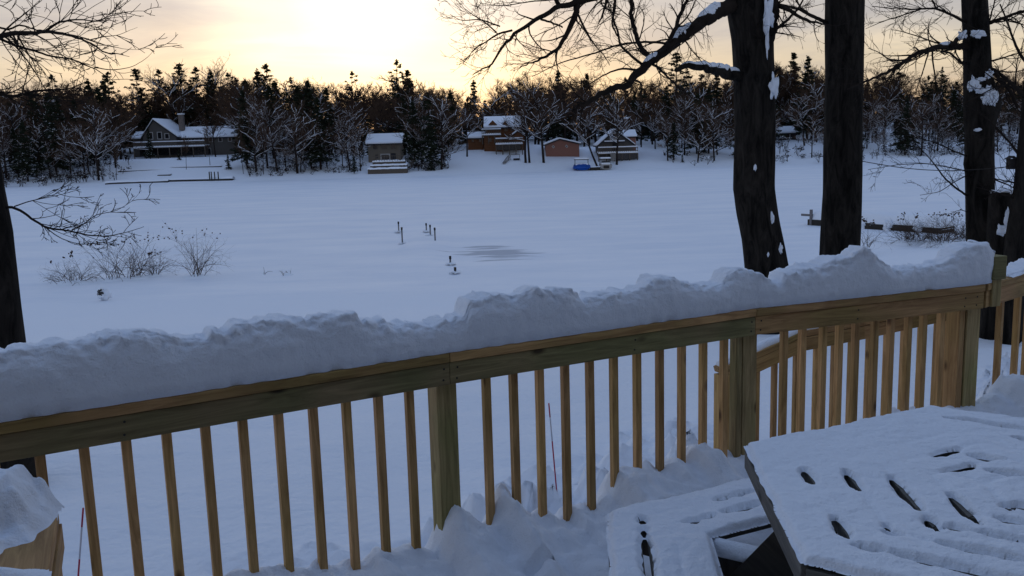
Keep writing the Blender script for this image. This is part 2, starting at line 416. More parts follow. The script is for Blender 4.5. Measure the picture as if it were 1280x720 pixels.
# ------------------------------------------------------------------ deck geometry (surveyed)
DECK = EYE - 1.79
RB = EYE - .95                    # underside of the top rail board
CAPT = RB + .089 + .038           # top of the cap board
pA, pB, pC = atz(558, 478, RB), atz(938, 417, RB), atz(1222, 384, RB)
dAB = (pB - pA) / np.linalg.norm(pB - pA)
d0 = np.array([sin(radians(60.3)), cos(radians(60.3)), 0])
pL = pA - d0 * 3.6
pD = pC + 3.0 * (lambda d: d / np.linalg.norm(d))(atz(1281, 366, RB) - pC)
SEGS = [(pL, pA), (pA, pB), (pB, pC), (pC, pD)]
def az_of(a, b): return degrees(atan2((b - a)[0], (b - a)[1]))
def s_of(px, py):
    """survey a point of the rail plane: returns running length from pL and height"""
    s0 = 0
    for a, b in SEGS:
        az = az_of(a, b); q = onplane(px, py, a, az); ln = np.linalg.norm(b - a)
        s = (q - a)[:2] @ ((b - a)[:2] / ln)
        if s <= ln or (b is SEGS[-1][1]): return s0 + s, q[2]
        s0 += ln
LEN = [np.linalg.norm(b - a) for a, b in SEGS]
def at_s(s):
    s0 = 0
    for (a, b), ln in zip(SEGS, LEN):
        if s <= s0 + ln or b is SEGS[-1][1]:
            d = (b - a) / ln; return a + d * (s - s0), d
        s0 += ln
SA, SB, SC = LEN[0], LEN[0] + LEN[1], sum(LEN[:3])

# deck platform under the snow
dk = thing('deck', (0, 0, DECK), 'raised timber deck under trampled snow behind the baluster railing', 'deck')
nrm = lambda d: np.array([d[1], -d[0], 0])       # towards the deck side
a0, a1 = at_s(.0)[0], at_s(SC)[0]
q = MB()
dd = (a1 - a0) / np.linalg.norm(a1 - a0); nn = nrm(dd)
for k in range(36):
    c = (a0 + a1) / 2 + dd * .9 + nn * (.02 + .145 * k); c[2] = -.019
    q.box((c[0], c[1], c[2]), (9.5, .138, .034), frame(dd))
q.build('deck_boards', WOLD, dk)
c = (a0 + a1) / 2 + dd * .9 - nn * .075
MB().box((c[0], c[1], -.14), (9.5, .038, .24), frame(dd)).build('fascia', WGX, dk)
for k in range(5):
    for wv in (.1, 2.6):
        c = a0 + dd * (k * 1.9 - .3) + nn * wv; MB().box((c[0], c[1], -.9), (.14, .14, 1.3), frame(dd)).build('support_post', WGZ, dk)

# ------------------------------------------------------------------ unseen house of the deck, added close behind the viewer to shade it
unseen_house = thing('house', (.8, -2.3, 3.0), 'unseen dark-sided house wall and wide eave, added behind the deck to shade it', 'house')
unseen_house.rotation_euler = (0, 0, radians(27))
MB().box((0, -3, 2.6), (16, 6, 6.4)).build('wall', SIDE_GREY, unseen_house)
rf0 = MB().prism([(-9, 5.6), (0, 8.2), (9, 5.6), (9, 5.4), (0, 8.0), (-9, 5.4)], -7, .9).build('roof', DARKROOF, unseen_house)
# ------------------------------------------------------------------ railing
rail = thing('deck_railing', (pA[0], pA[1], DECK), 'new yellow-brown wooden deck railing with square balusters and thick snow on its cap', 'railing')
BAL_H = RB + .05 - (DECK - .46)
bal_me = MB().box((0, 0, BAL_H / 2), (.031, .031, BAL_H)).build('baluster_source', WZ)
bme = bal_me.data; bpy.data.objects.remove(bal_me)
def baluster(s, out_=.0):
    p, d = at_s(s); n = nrm(d); az = degrees(atan2(d[0], d[1])); q = p - n * (.018 + out_)
    return upright('baluster', q[0], q[1], DECK - .46, 0, 0, 0, az, WZ, rail, mesh=bme, bevel=.0015)
for px_, _ in []: pass
S_T = [(104.5, 554), (156.5, 545.5), (205.2, 537), (256, 529.4), (302.3, 521), (347.7, 513.6), (391.4, 506), (433.4, 498.5), (473.7, 492.8), (513, 486)]
s1, _ = s_of(*S_T[0]); s9, _ = s_of(*S_T[-1]); pit = (s9 - s1) / 9
for k in range(-9, 10): baluster(s1 + pit * k)
s1, _ = s_of(609.5, 468); s9, _ = s_of(855, 430); pit = (s9 - s1) / 8
for k in range(0, 11): 
    if s1 + pit * k < SB - .075: baluster(s1 + pit * k)
# right bay
for px, py in ((983, 412), (1006, 409), (1032, 406), (1052.5, 403), (1073, 401), (1097, 398), (1117, 396), (1139, 393), (1158, 391), (1180, 389)):
    baluster(s_of(px, py)[0])
for px, py in ((1255, 377), (1277, 369)): baluster(s_of(px, py)[0])
for k in range(3, 14): baluster(s_of(1277, 369)[0] + .15 * (k - 2))
# posts
for s, m in ((SA, WGZ), (SB, WGZ), (SC - .02, WGZ)):
    p, d = at_s(s); n = nrm(d); az = degrees(atan2(d[0], d[1])); c = p - n * (.046)
    upright('post', c[0], c[1], DECK - .3, RB + .085, .089, .089, az, m, rail, .003)
p, d = at_s(SB); n = nrm(d); c = p - n * .02 - d * .071
upright('post', c[0], c[1], DECK - .3, RB + .083, .034, .05, az_of(pA, pB), WGZ, rail, .003)
p, d = at_s(SC); c = p - nrm(d) * .05 - d * .095
upright('post', c[0], c[1], DECK - .3, RB + .083, .038, .089, az_of(pB, pC), WZ, rail, .003)
p, d = at_s(SC - 1.9 - LEN[0] - LEN[1]); c = at_s(SA - 2.05)[0]
upright('post', c[0], c[1] + .04, DECK - .3, RB + .085, .089, .089, 60, WGZ, rail, .003)
# corner newel that rises above the cap, with its square wrapped head
nw = onplane(1241, 352, pC, az_of(pB, pC)); nwz = onplane(1241, 318, pC, az_of(pB, pC))[2]
nx_, ny_ = nw[0], nw[1]
post = upright('newel_post', nx_, ny_, RB, nwz - .13, .06, .06, az_of(pB, pC), WGZ, rail, .003)
hd = MB().box((0, 0, nwz - .13 - RB + .062), (.088, .088, .124)).build('newel_head', WGX, post, bevel=.004)
# horizontal boards: face 2x4 and cap 2x6 per bay
def bay(a, b, m, mc, e0=0, e1=0):
    d = (b - a) / np.linalg.norm(b - a); n = nrm(d); a = a - d * e0; b = b + d * e1
    z = np.array([0, 0, 1.0])
    beam('rail_board', a + n * .019 + z * .0445, b + n * .019 + z * .0445, .036, .089, m, rail)
    beam('cap_board', a - n * .025 + z * (.089 + .0205), b - n * .025 + z * (.089 + .0205), .14, .037, mc, rail, bevel=.004)
bay(pL, pA, WGX, WX, 0, -.0015); bay(pA, pB, WGX, WX, -.0015, -.003); bay(pB, pC, WX, WX, -.003, .0); bay(pC, pD, WX, WX, -.01, 0)

# screw heads on the face boards beside each post
def screw(s, dz):
    p, d = at_s(s); n = nrm(d); c = p + n * .0375 + np.array([0, 0, dz]) - np.array(rail.location)
    V, F = tube([c, c + n * .0012], .0042, 10); mk('screw', V, F, STEEL, rail)
for s_ in (SA - .03, SA + .03, SB - .03, SB + .03, SC - .05, SC - .13, SA - 1.9, SA - 1.2, SB - .7, SB + .6):
    for dz in (.022, .066): screw(s_ + (.004 if dz > .05 else 0), dz)
# snow ridge on the cap
SIL = [(-60, 438), (0, 430), (60, 424), (100, 420), (150, 412), (190, 412), (230, 414), (258, 416), (263, 408), (270, 408), (276, 414), (286, 403), (292, 398), (320, 397), (350, 394), (380, 392), (425, 389),
       (440, 386), (448, 395), (470, 399), (480, 394), (486, 399), (510, 401), (532, 403), (545, 399), (553, 392), (558, 398), (566, 394), (577, 391), (583, 371), (600, 367), (640, 364), (655, 359),
       (665, 354), (676, 358), (705, 357), (718, 364), (728, 371), (745, 366), (780, 359), (800, 354), (818, 345), (835, 341), (850, 347), (866, 353), (885, 352), (900, 350), (910, 336), (920, 332),
       (940, 335), (950, 343), (962, 348), (972, 347), (975, 338), (990, 334), (1008, 329), (1024, 330), (1045, 318), (1060, 315), (1073, 308), (1090, 314), (1100, 325), (1112, 332), (1130, 331), (1150, 330), (1175, 324),
       (1190, 312), (1205, 303), (1222, 298), (1238, 300), (1248, 306)]
prof = [s_of(x, y) for x, y in SIL]
ps = np.array([a for a, _ in prof]); pz = np.array([b for _, b in prof])
def ridge(name, s0, s1, hfun, parent, w0=.072, seed=0, res=.009):
    n_s = int((s1 - s0) / res); prof_n = 56; V = []; F = []
    for i in range(n_s + 1):
        s = s0 + (s1 - s0) * i / n_s; p, d = at_s(s); n = nrm(d); c = p - n * .025; c = np.array([c[0], c[1], 0.0])
        h = max(.01, hfun(s) - CAPT - .004); e = min(1, (s - s0) / .05 + .15, (s1 - s) / .06 + .15)
        h *= e ** .5
        for j in range(prof_n):
            t = -1 + 2 * j / (prof_n - 1); th = t * pi / 2
            wd = w0 * (1 + .10 * nz(s, seed, 0, 3)) * (1.0 + .10 * sin(pi * min(1, abs(cos(th)) * 1.3)))
            x = wd * np.sign(sin(th)) * abs(sin(th)) ** .42; z = h * abs(cos(th)) ** (.50 if h > .1 else .7)
            q = c + n * x; k = min(1, abs(cos(th)) * 4)
            tp_ = max(0, 1 - abs(t) * 1.5) ; tp_ = .22 + .78 * min(1, tp_ * 2.2)
            du = .013 * fbm(s, z * 1.1 + seed, x, 5, 3) * (.5 + .5 * tp_) + tp_ * (.010 * nz(s, z, x + seed, 30) + .012 * abs(nz(s, z * 1.6 + seed, x, 13)) + .018 * max(0, nz(s, z, 3 + x, 17) - .12) + .005 * nz(s, z, x + seed, 60)) + .0025 * nz(s, z, x + seed, 110)
            if k < .5: x_in = .016 * abs(nz(s, seed, 0, 11)) * (1 - 2 * k); q = q - n * np.sign(x) * x_in
            q = q + n * du * np.sign(x) * (k * .8 + .35) + np.array([0, 0, CAPT + .003 + z + (du * .7 - .004) * k])
            V.append(q)
        if i:
            a = (i - 1) * prof_n; b = i * prof_n
            F += [(a + j, b + j, b + j + 1, a + j + 1) for j in range(prof_n - 1)]
    F += [tuple(range(prof_n)), tuple(reversed(range(n_s * prof_n, (n_s + 1) * prof_n)))]
    F += [(i * prof_n, i * prof_n + prof_n - 1, (i + 1) * prof_n + prof_n - 1, (i + 1) * prof_n) for i in range(n_s)]
    return mk(name, V, F, SNOW, parent, True)
def hf(s):
    return float(np.interp(s, ps, pz)) - .010 + .014 * round(nz(s, 0, 0, 9) * 2.2) * .5 + .008 * abs(nz(s, 0, 0, 22)) + .006 * nz(s, 2, 0, 55)
rs = ridge('snow_ridge', .05, s_of(1232, 350)[0], hf, None)
tag(rs, 'long lumpy ridge of snow lying on the cap of the deck railing', 'snow ridge')
SIL2 = [s_of(x, y) for x, y in ((1256, 346), (1268, 338), (1281, 330))]
z_end = SIL2[-1][1]
rs2 = ridge('snow_ridge', s_of(1254, 352)[0], SC + 2.8, lambda s: float(np.interp(s, [a for a, _ in SIL2], [b for _, b in SIL2])) + .02 * nz(s, 3, 0, 5), None, seed=4)
tag(rs2, 'short low snow ridge on the rail past the corner newel, at the right edge', 'snow ridge')

# ------------------------------------------------------------------ snow lying on the deck (bank under the rail)
BANK = [(-80, 800), (200, 760), (290, 722), (330, 712), (400, 716), (450, 712), (475, 694), (515, 690), (545, 692), (556, 652), (568, 640), (585, 648), (600, 655), (614, 655), (622, 640), (632, 618), (640, 618), (649, 640), (655, 650), (690, 652),
        (712, 650), (717, 633), (735, 636), (745, 634), (765, 620), (774, 590), (800, 588), (830, 587), (850, 578), (860, 580), (870, 558), (880, 556), (895, 572), (912, 572), (925, 564), (940, 568), (955, 575), (1000, 560), (1100, 545), (1200, 515),
        (1235, 490), (1243, 466), (1262, 470), (1280, 466), (1320, 455)]
bp = [s_of(x, y) for x, y in BANK]; bs = np.array([a for a, _ in bp]); bz = np.array([b for _, b in bp]) - DECK
bz = np.clip(bz, .03, .6)
deck_slits = []
for (a, b, c, d) in ((688, 688, 745, 673), (700, 714, 722, 706), (731, 703, 762, 696), (660, 730, 690, 722)):
    deck_slits.append((atz(a, b, DECK + .07)[:2], atz(c, d, DECK + .07)[:2]))
SLIT = [None]
def slit_depth(x, y, slits, hw):
    m = 0; SLIT[0] = None
    for (a, b, *r) in slits:
        ab = b - a; t = max(0, min(1, ((x - a[0]) * ab[0] + (y - a[1]) * ab[1]) / (ab @ ab)))
        dx, dy = x - a[0] - ab[0] * t, y - a[1] - ab[1] * t
        wd = (r[0] if r else hw) * (1 - .5 * abs(2 * t - 1) ** 3) * (1 + .30 * nz(x, y, 0, 22))
        dd_ = sqrt(dx * dx + dy * dy)
        if dd_ < 4 * wd and wd / max(dd_, 1e-5) > m:
            m = wd / max(dd_, 1e-5); SLIT[0] = (x - dx, y - dy, dx / max(dd_, 1e-6), dy / max(dd_, 1e-6), wd)
    return m          # >1 inside
L0 = at_s(0)[0]
def deck_h(s, wv, x, y):
    b = float(np.interp(s, bs, bz)); base = .075 + .02 * fbm(x, y, 2, 2.2, 3)
    ridge_w = .12 + .35 * b
    k = math.exp(-max(0, wv - .03) ** 2 / (2 * ridge_w ** 2))
    h = base + (b - base) * k if b > base else base * (1 - k) + b * k
    lump = .05 * abs(nz(x, y, 1, 6)) + .040 * max(0, nz(x, y, 4, 12) - .05) + .026 * max(0, nz(x, y, 9, 24)) + .010 * nz(x, y, 0, 45)
    h += (lump - .012) * (.30 + .70 * k) + .05 * (abs(nz(s, 3, 0, 9)) - .2) * k
    if wv < -.06: h *= max(.0, 1 - ((-wv - .06) / .16)) ** .6
    return max(.01, h)
V = []; F = []
ss = np.concatenate([np.arange(.2, SA - 1.6, .05), np.arange(SA - 1.6, SC + .3, .016), np.arange(SC + .3, SC + 1.9, .05)])
ws = np.concatenate([np.arange(-.2, .9, .016), np.arange(.9, 3.6, .05)])
for i, s in enumerate(ss):
    p, d = at_s(s) if s < SC else (pC + (pC - pB) / LEN[2] * (s - SC), (pC - pB) / LEN[2])
    n = nn * .999
    for wv in ws:
        q = p + n * wv; h = deck_h(s, wv, q[0], q[1])
        if .3 < wv < 1.2 and abs(h) < .3:
            m = slit_depth(q[0], q[1], deck_slits, .010)
            if m > .3: h = h * (1 - smooth((m - .3) / .9)) + .0
        V.append((q[0], q[1], DECK + h))
nw_ = len(ws)
F = [(i * nw_ + j, i * nw_ + j + 1, (i + 1) * nw_ + j + 1, (i + 1) * nw_ + j) for i in range(len(ss) - 1) for j in range(nw_ - 1)]
ds = mk('deck_snow', V, F, SNOW, None, True); ds['kind'] = 'structure'

# ------------------------------------------------------------------ stair rail outside the deck
azs = az_of(pB, pC); dS = (pC - pB) / LEN[2]; nS = nrm(dS); off = pB - nS * 1.05
hp = [onplane(x, y, off, azs) for x, y in ((899, 462), (1000, 416), (1075, 402), (1182, 379))]
st = thing('stair_railing', (hp[0][0], hp[0][1], 3.7), 'brown stair handrail with balusters sloping down to a newel behind the deck railing', 'stair railing')
for i in range(3):
    beam('handrail', hp[i], hp[i + 1], .09, .036, WX, st, .01)
    a, b = hp[i] - np.array([0, 0, .065]), hp[i + 1] - np.array([0, 0, .065])
    beam('rail_board', a + nS * .03, b + nS * .03, .034, .085, WX, st, 0)
for px in (916, 946, 968, 995, 1020, 1042, 1063, 1085, 1107, 1128, 1149, 1169):
    q = onplane(px, 455, off, azs)
    zt = np.interp(q[0], [h[0] for h in hp], [h[2] for h in hp]); gzv = max(3.6, zt - .95)
    upright('baluster', q[0], q[1], gzv, zt - .025, .031, .031, azs, WZ, st)
upright('newel_post', hp[0][0] + .03, hp[0][1], 3.6, hp[0][2] - .03, .089, .089, azs, WZ, st, .003)
upright('newel_post', hp[3][0], hp[3][1], 3.6, hp[3][2] - .03, .089, .089, azs, WZ, st, .003)
# snow on handrail
for i, (a, b) in enumerate(((hp[0], hp[1]), (hp[1], hp[2]), (hp[2], hp[3]))):
    pts = [a + (b - a) * t + np.array([0, 0, .02 + .014 * nz(t * 6, i)]) for t in np.linspace(.0, 1, 14)]
    V, F = tube(pts, [.034 + .012 * nz(t * 9, i, 3) for t in range(14)], 8)
    mk('snow_cover', np.array(V) - np.array(st.location), F, SNOW, st, True)
# stair steps
steps = thing('deck_stairs', (hp[1][0], hp[1][1] - .5, 3.6), 'snow covered wooden steps going down outside the deck railing', 'stairs')
for k in range(3):
    c = hp[1] + dS * (.12 + .30 * k) + nS * .5
    z = 3.72 + .16 * k; o = MB().box((0, 0, 0), (.28, .92, .04)).build('tread', WX, steps, bevel=.003)
    M = Matrix(frame(dS).tolist()).to_4x4(); M.translation = Vector((c[0], c[1], z)) - steps.location; o.matrix_local = M
    V, F = [], []
    nx1, ny1 = 12, 30
    for j in range(ny1):
        for i in range(nx1):
            u, v = i / (nx1 - 1) - .5, j / (ny1 - 1) - .5; e = max(0, 1 - (2 * abs(u)) ** 5) * max(0, 1 - (2 * abs(v)) ** 12)
            V.append((u * .29, v * .93, .02 + .12 * e ** .5 * (1 + .5 * nz(u + k, v * 3, 0, 3))))
    F = [(j * nx1 + i, j * nx1 + i + 1, (j + 1) * nx1 + i + 1, (j + 1) * nx1 + i) for j in range(ny1 - 1) for i in range(nx1 - 1)]
    sn = mk('snow_cover', V, F, SNOW, o, True)

# ------------------------------------------------------------------ hexagonal picnic table
TZ = DECK + .735                                   # wood top
c1 = atz(939, 560, TZ); A0 = 5.3
def azv(a): return np.array([sin(radians(a)), cos(radians(a)), 0.0])
RAD = .845
cen = c1 + azv(A0 + 120) * RAD; cen[2] = 0
table = thing('picnic_table', (cen[0], cen[1], DECK), 'grey hexagonal wooden picnic table with attached benches under a thin layer of snow', 'picnic table')
def hexring(r0, r1, nb, gap, z0, z1, name, m, sectors=range(6)):
    """boards parallel to each side, mitred at the corners"""
    ap1 = r1 * cos(pi / 6); ap0 = r0 * cos(pi / 6)
    pitch = (ap1 - ap0) / nb
    for k in sectors:
        am = A0 - 90 + 60 * k                       # outward normal azimuth of the side (side 0 faces left)
        nrm_ = azv(am); tan_ = azv(am + 90)
        q = MB()
        for b in range(nb):
            ro = ap1 - pitch * b - (gap / 2 if b else 0); ri = ap1 - pitch * (b + 1) + gap / 2
            if ri < .01: ri = .005
            to, ti = ro * math.tan(pi / 6) - .002, ri * math.tan(pi / 6) - .002
            P = [nrm_ * ro - tan_ * to, nrm_ * ro + tan_ * to, nrm_ * ri + tan_ * ti, nrm_ * ri - tan_ * ti]
            V = [(p[0], p[1], z) for z in (z0, z1) for p in P]
            q.add(V, [(3, 2, 1, 0), (4, 5, 6, 7), (0, 1, 5, 4), (1, 2, 6, 5), (2, 3, 7, 6), (3, 0, 4, 7)])
        q.build(name, m, table, bevel=.002)
TH = TZ - DECK
hexring(0.02, RAD, 6, .027, TH - .036, TH, 'tabletop_section', WOLD)
SZ = DECK + .375; SH = SZ - DECK
bcorner = atz(760, 650, SZ + .035)
R2 = RAD + .535; R1 = R2 - .37
# side fascia boards of the tabletop
for k in range(6):
    a = azv(A0 - 120 + 60 * k) * (RAD + .012); b = azv(A0 - 60 + 60 * k) * (RAD + .012)
    z = np.array([0, 0, TH - .040])
    beam('edge_board', a + z + np.array(table.location), b + z + np.array(table.location), .022, .062, WOLD, table, -.004)
hexring(R1, R2, 3, .024, SH - .036, SH, 'bench_section', WOLD)
for k in range(6):
    a = azv(A0 - 120 + 60 * k) * (R2 + .012); b = azv(A0 - 60 + 60 * k) * (R2 + .012); z = np.array([0, 0, SH - .045])
    beam('edge_board', a + z + np.array(table.location), b + z + np.array(table.location), .022, .06, WOLD, table, -.004)
for k in range(6):
    u = azv(A0 - 60 + 60 * k); z = np.array([0, 0, 1.0]); tl = np.array(table.location)
    t_ = azv(A0 + 30 + 60 * k)
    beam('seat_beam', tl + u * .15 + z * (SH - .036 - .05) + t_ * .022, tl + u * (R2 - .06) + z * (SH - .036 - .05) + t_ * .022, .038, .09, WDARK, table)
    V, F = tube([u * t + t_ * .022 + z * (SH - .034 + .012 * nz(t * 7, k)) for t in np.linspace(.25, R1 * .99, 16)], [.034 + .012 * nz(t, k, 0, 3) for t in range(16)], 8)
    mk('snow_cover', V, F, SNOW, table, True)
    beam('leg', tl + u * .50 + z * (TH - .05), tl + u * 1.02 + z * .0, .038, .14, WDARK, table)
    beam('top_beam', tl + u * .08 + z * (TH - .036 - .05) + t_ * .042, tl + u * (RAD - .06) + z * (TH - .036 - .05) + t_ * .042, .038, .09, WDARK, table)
# snow on tabletop and benches with slits melted along the board gaps
def sect(x, y):
    """azimuth sector and distance to its side"""
    best, bk = -9, 0
    for k in range(6):
        v = azv(A0 - 90 + 60 * k); d = x * v[0] + y * v[1]
        if d > best: best, bk = d, k
    return bk, best
tap = RAD * cos(pi / 6)
tc_ = np.array([cen[0], cen[1]])
def sl_px(lst, z, wd):
    out_ = []
    for a, b, c, d, *r in lst: out_.append((atz(a, b, z)[:2] - tc_, atz(c, d, z)[:2] - tc_, (r[0] if r else wd) * 1.45))
    return out_
tp = tap / 6
def snap(lst, ap1, pitch, nb):
    """lay each surveyed slit exactly over the nearest gap between boards"""
    res = []
    for a, b, wd in lst:
        mx_ = (a + b) / 2; k, d = sect(*mx_); v = azv(A0 - 90 + 60 * k)[:2]; g = round((ap1 - d) / pitch); g = max(1, min(nb - 1, g)); dg = ap1 - g * pitch
        res.append((a + v * (dg - a @ v), b + v * (dg - b @ v), wd))
    return res
top_sl = sl_px([(1120, 676, 1128, 684, .01), (1222, 665, 1232, 676, .011), (997, 580, 1007, 597, .012), (1044, 584, 1060, 606, .012), (1096, 590, 1136, 630, .013), (1167, 612, 1206, 647, .013), (1031, 640, 1052, 664, .013), (1143, 640, 1159, 657, .012),
                (1104, 664, 1116, 676, .011), (1092, 648, 1101, 653, .007)], TZ + .03, .011)
top_sl = snap(top_sl, tap, tp, 6)
top_sl2 = sl_px([(1285, 655, 1330, 663), (1190, 640, 1215, 647), (1060, 690, 1095, 705), (1163, 560, 1198, 555), (1187, 585, 1225, 577), (1182, 521, 1284, 541), (1218, 556, 1255, 564), (1240, 576, 1290, 590), (1116, 674, 1150, 687), (1150, 686, 1300, 722), (1182, 663, 1300, 688), (1222, 652, 1300, 667), (1130, 702, 1170, 719), (1232, 624, 1240, 629), (1250, 636, 1290, 643), (1268, 548, 1290, 553), (1272, 612, 1290, 618)], TZ + .03, .0125)
top_sl += snap(top_sl2, tap, tp, 6)
def hex_snow(name, r0, r1, z, slits, hh, xr, yr, res, nb, seed=0, mis=True):
    ap1, ap0 = r1 * cos(pi / 6), r0 * cos(pi / 6); pitch = (ap1 - ap0) / nb
    xs_ = np.arange(*xr, res); ys_ = np.arange(*yr, res); V = []; F = []; ok = np.zeros((len(ys_), len(xs_)), bool)
    for j, y in enumerate(ys_):
        for i, x in enumerate(xs_):
            k, d = sect(x, y)
            e = ap1 + .012 + .008 * nz(x, y, seed, 14) - d
            e2 = d - ap0 + .012 if r0 > .05 else 9
            g = (ap1 - d) / pitch; gd = abs(g - round(g)) * pitch if .5 < g < nb - .5 else 9
            h = hh * (1 + .42 * fbm(x, y, seed, 3.2, 4)) + .0035 * nz(x, y, seed, 20) + .002 * nz(x, y, seed, 60)
            edge = min(1, max(0, e) / .017, max(0, e2) / .017)
            h *= sqrt(edge * (2 - edge)) if edge < 1 else 1
            # sag over each gap
            sag = .32 + .9 * nz(x, y, seed + 5, 2.6)
            h -= max(0, sag) * .38 * hh * math.exp(-(gd / .014) ** 2)
            m = slit_depth(x, y, slits, .01)
            if m > .52: h = h * (1 - smooth((m - .52) / .5))
            ok[j, i] = e > -.012 and e2 > -.012 and m < 1.25
            X2, Y2_ = x, y
            v = azv(A0 - 90 + 60 * k)
            if ok[j, i] and e < res * 1.05 - .012: X2 += v[0] * (e + .012); Y2_ += v[1] * (e + .012); h = 0
            elif ok[j, i] and e2 < res * 1.05 - .012: X2 -= v[0] * (e2 + .012); Y2_ -= v[1] * (e2 + .012); h = 0
            elif m > .45 and ok[j, i] and SLIT[0]:
                sx, sy, ux, uy, wd = SLIT[0]
                if sqrt((x - sx) ** 2 + (y - sy) ** 2) < wd / 1.25 + res * 1.5: X2, Y2_ = sx + ux * wd * .8, sy + uy * wd * .8; h = 0
            V.append((X2, Y2_, z + max(.0015, h)))
    n = len(xs_)
    for j in range(len(ys_) - 1):
        for i in range(n - 1):
            if ok[j, i] and ok[j, i + 1] and ok[j + 1, i] and ok[j + 1, i + 1]:
                F.append((j * n + i, j * n + i + 1, (j + 1) * n + i + 1, (j + 1) * n + i))
    V = np.array(V); used = np.unique(np.array(F)); mp_ = -np.ones(len(V), int); mp_[used] = np.arange(len(used))
    F = mp_[np.array(F)]
    return mk(name, V[used], F, SNOW, table, True)
hex_snow('table_snow', 0, RAD, TH, top_sl, .021, (-.88, .88), (-.88, .88), .0048, 6, 1)
bsl = sl_px([(780, 668, 783, 690), (822, 700, 826, 716), (800, 649, 820, 643), (900, 624, 942, 614), (864, 652, 880, 649), (885, 649, 900, 645), (912, 641, 958, 632)], SZ + .03, .012)
bap = R2 * cos(pi / 6); bpi = (bap - R1 * cos(pi / 6)) / 3
bsl = snap(bsl, bap, bpi, 3)
lj = sl_px([(797, 655, 798, 662, .010), (798, 666, 807, 722, .015)], SZ + .03, .012)
lj = snap(lj, bap, bpi, 3)
hex_snow('bench_snow', R1, R2, SH, bsl + lj, .024, (-1.42, .3), (-.9, 1.42), .0065, 3, 3)

# ------------------------------------------------------------------ small table heaped with snow at the left edge
e0 = atz(77, 638, EYE - 1.0); ax = azv(-23); ay = azv(-113)
sh = thing('side_table', (e0[0], e0[1], DECK), 'small new wooden table heaped with snow beside the railing in the lower left corner', 'table')
tl = np.array(sh.location); zt = EYE - 1.0 - DECK
for k in range(4):
    a = ay * (.006 + .0725 + .145 * k) - ax * .0; b = a - ax * 1.05
    beam('top_board', tl + a + np.array([0, 0, zt - .018]), tl + b + np.array([0, 0, zt - .018]), .14, .036, WX, sh, bevel=.004)
for a, b in ((ay * .02, ay * .02 - ax * 1.05), (ay * .57, ay * .57 - ax * 1.05)):
    beam('apron', tl + a + np.array([0, 0, zt - .075]), tl + b + np.array([0, 0, zt - .075]), .034, .075, WX, sh)
for u, v in ((.04, .05), (.04, .54), (1.0, .05), (1.0, .54)):
    c = tl - ax * u + ay * v; upright('leg', c[0], c[1], DECK, DECK + zt - .038, .07, .07, 67, WZ, sh)
V = []; F = []; nn_ = 90
for j in range(nn_):
    for i in range(nn_):
        u = i / (nn_ - 1) * .60; v = -.02 + j / (nn_ - 1) * .62
        # heap, densest at the far side
        e = .20 + .55 * v - u + .05 * fbm(v, u, 3, 8, 3); f = v + .012 - .20 * u + .025 * nz(u, 0, 7, 14)
        h = .15 * smooth(e / .16) ** .7 * smooth(f / .13) ** .7
        if e < 0: h = 0
        q = -ax * (u - .03) + ay * v
        h2 = h + (.030 * fbm(u, v, 9, 11, 4) + .014 * nz(u, v, 0, 34) + .02 * abs(nz(u, v, 3, 20))) * smooth(h / .06) if h > .005 else h
        sm = .05 * math.exp(-((u - .46) / .05) ** 2 - ((v - .13) / .09) ** 2) + .035 * math.exp(-((u - .52) / .03) ** 2 - ((v - .2) / .03) ** 2) + .02 * math.exp(-((u - .56) / .02) ** 2 - ((v - .16) / .03) ** 2)
        V.append((q[0], q[1], zt + max(-.004, max(h2, 0) + sm - .006)))
F = [(j * nn_ + i, j * nn_ + i + 1, (j + 1) * nn_ + i + 1, (j + 1) * nn_ + i) for j in range(nn_ - 1) for i in range(nn_ - 1)]
F = [f for f in F if max(V[i][2] for i in f) > zt + .001]
used = sorted({i for f in F for i in f}); mp_ = {a: b for b, a in enumerate(used)}; V = [V[i] for i in used]; F = [tuple(mp_[i] for i in f) for f in F]
hs = mk('snow_heap', np.array(V) + tl, F, SNOW, None, True)
tag(hs, 'rounded heap of snow on the small wooden table at the left edge', 'snow heap')

# ------------------------------------------------------------------ driveway stakes
def stake(top, bot, label):
    o = thing('snow_stake', tuple(bot), label, 'marker stake', 'thin snow marker stakes')
    v = top - bot
    for a, b, m in ((0, .62, STAKER), (.62, .86, STAKEW), (.86, 1.0, STAKER)):
        V, F = tube([v * a, v * b], .0045, 8); mk('shaft' if a == 0 else ('white_band' if m is STAKEW else 'tip'), V, F, m, o, True)
b = atz(697, 627, 3.66); t = aty(686, 504, b[1]); stake(t, b, 'thin red stake leaning in the snow behind the middle of the railing')
b = atz(92, 800, 3.68); t = aty(104, 635, b[1]); stake(t, b, 'thin red and white stake behind the railing near the small table')

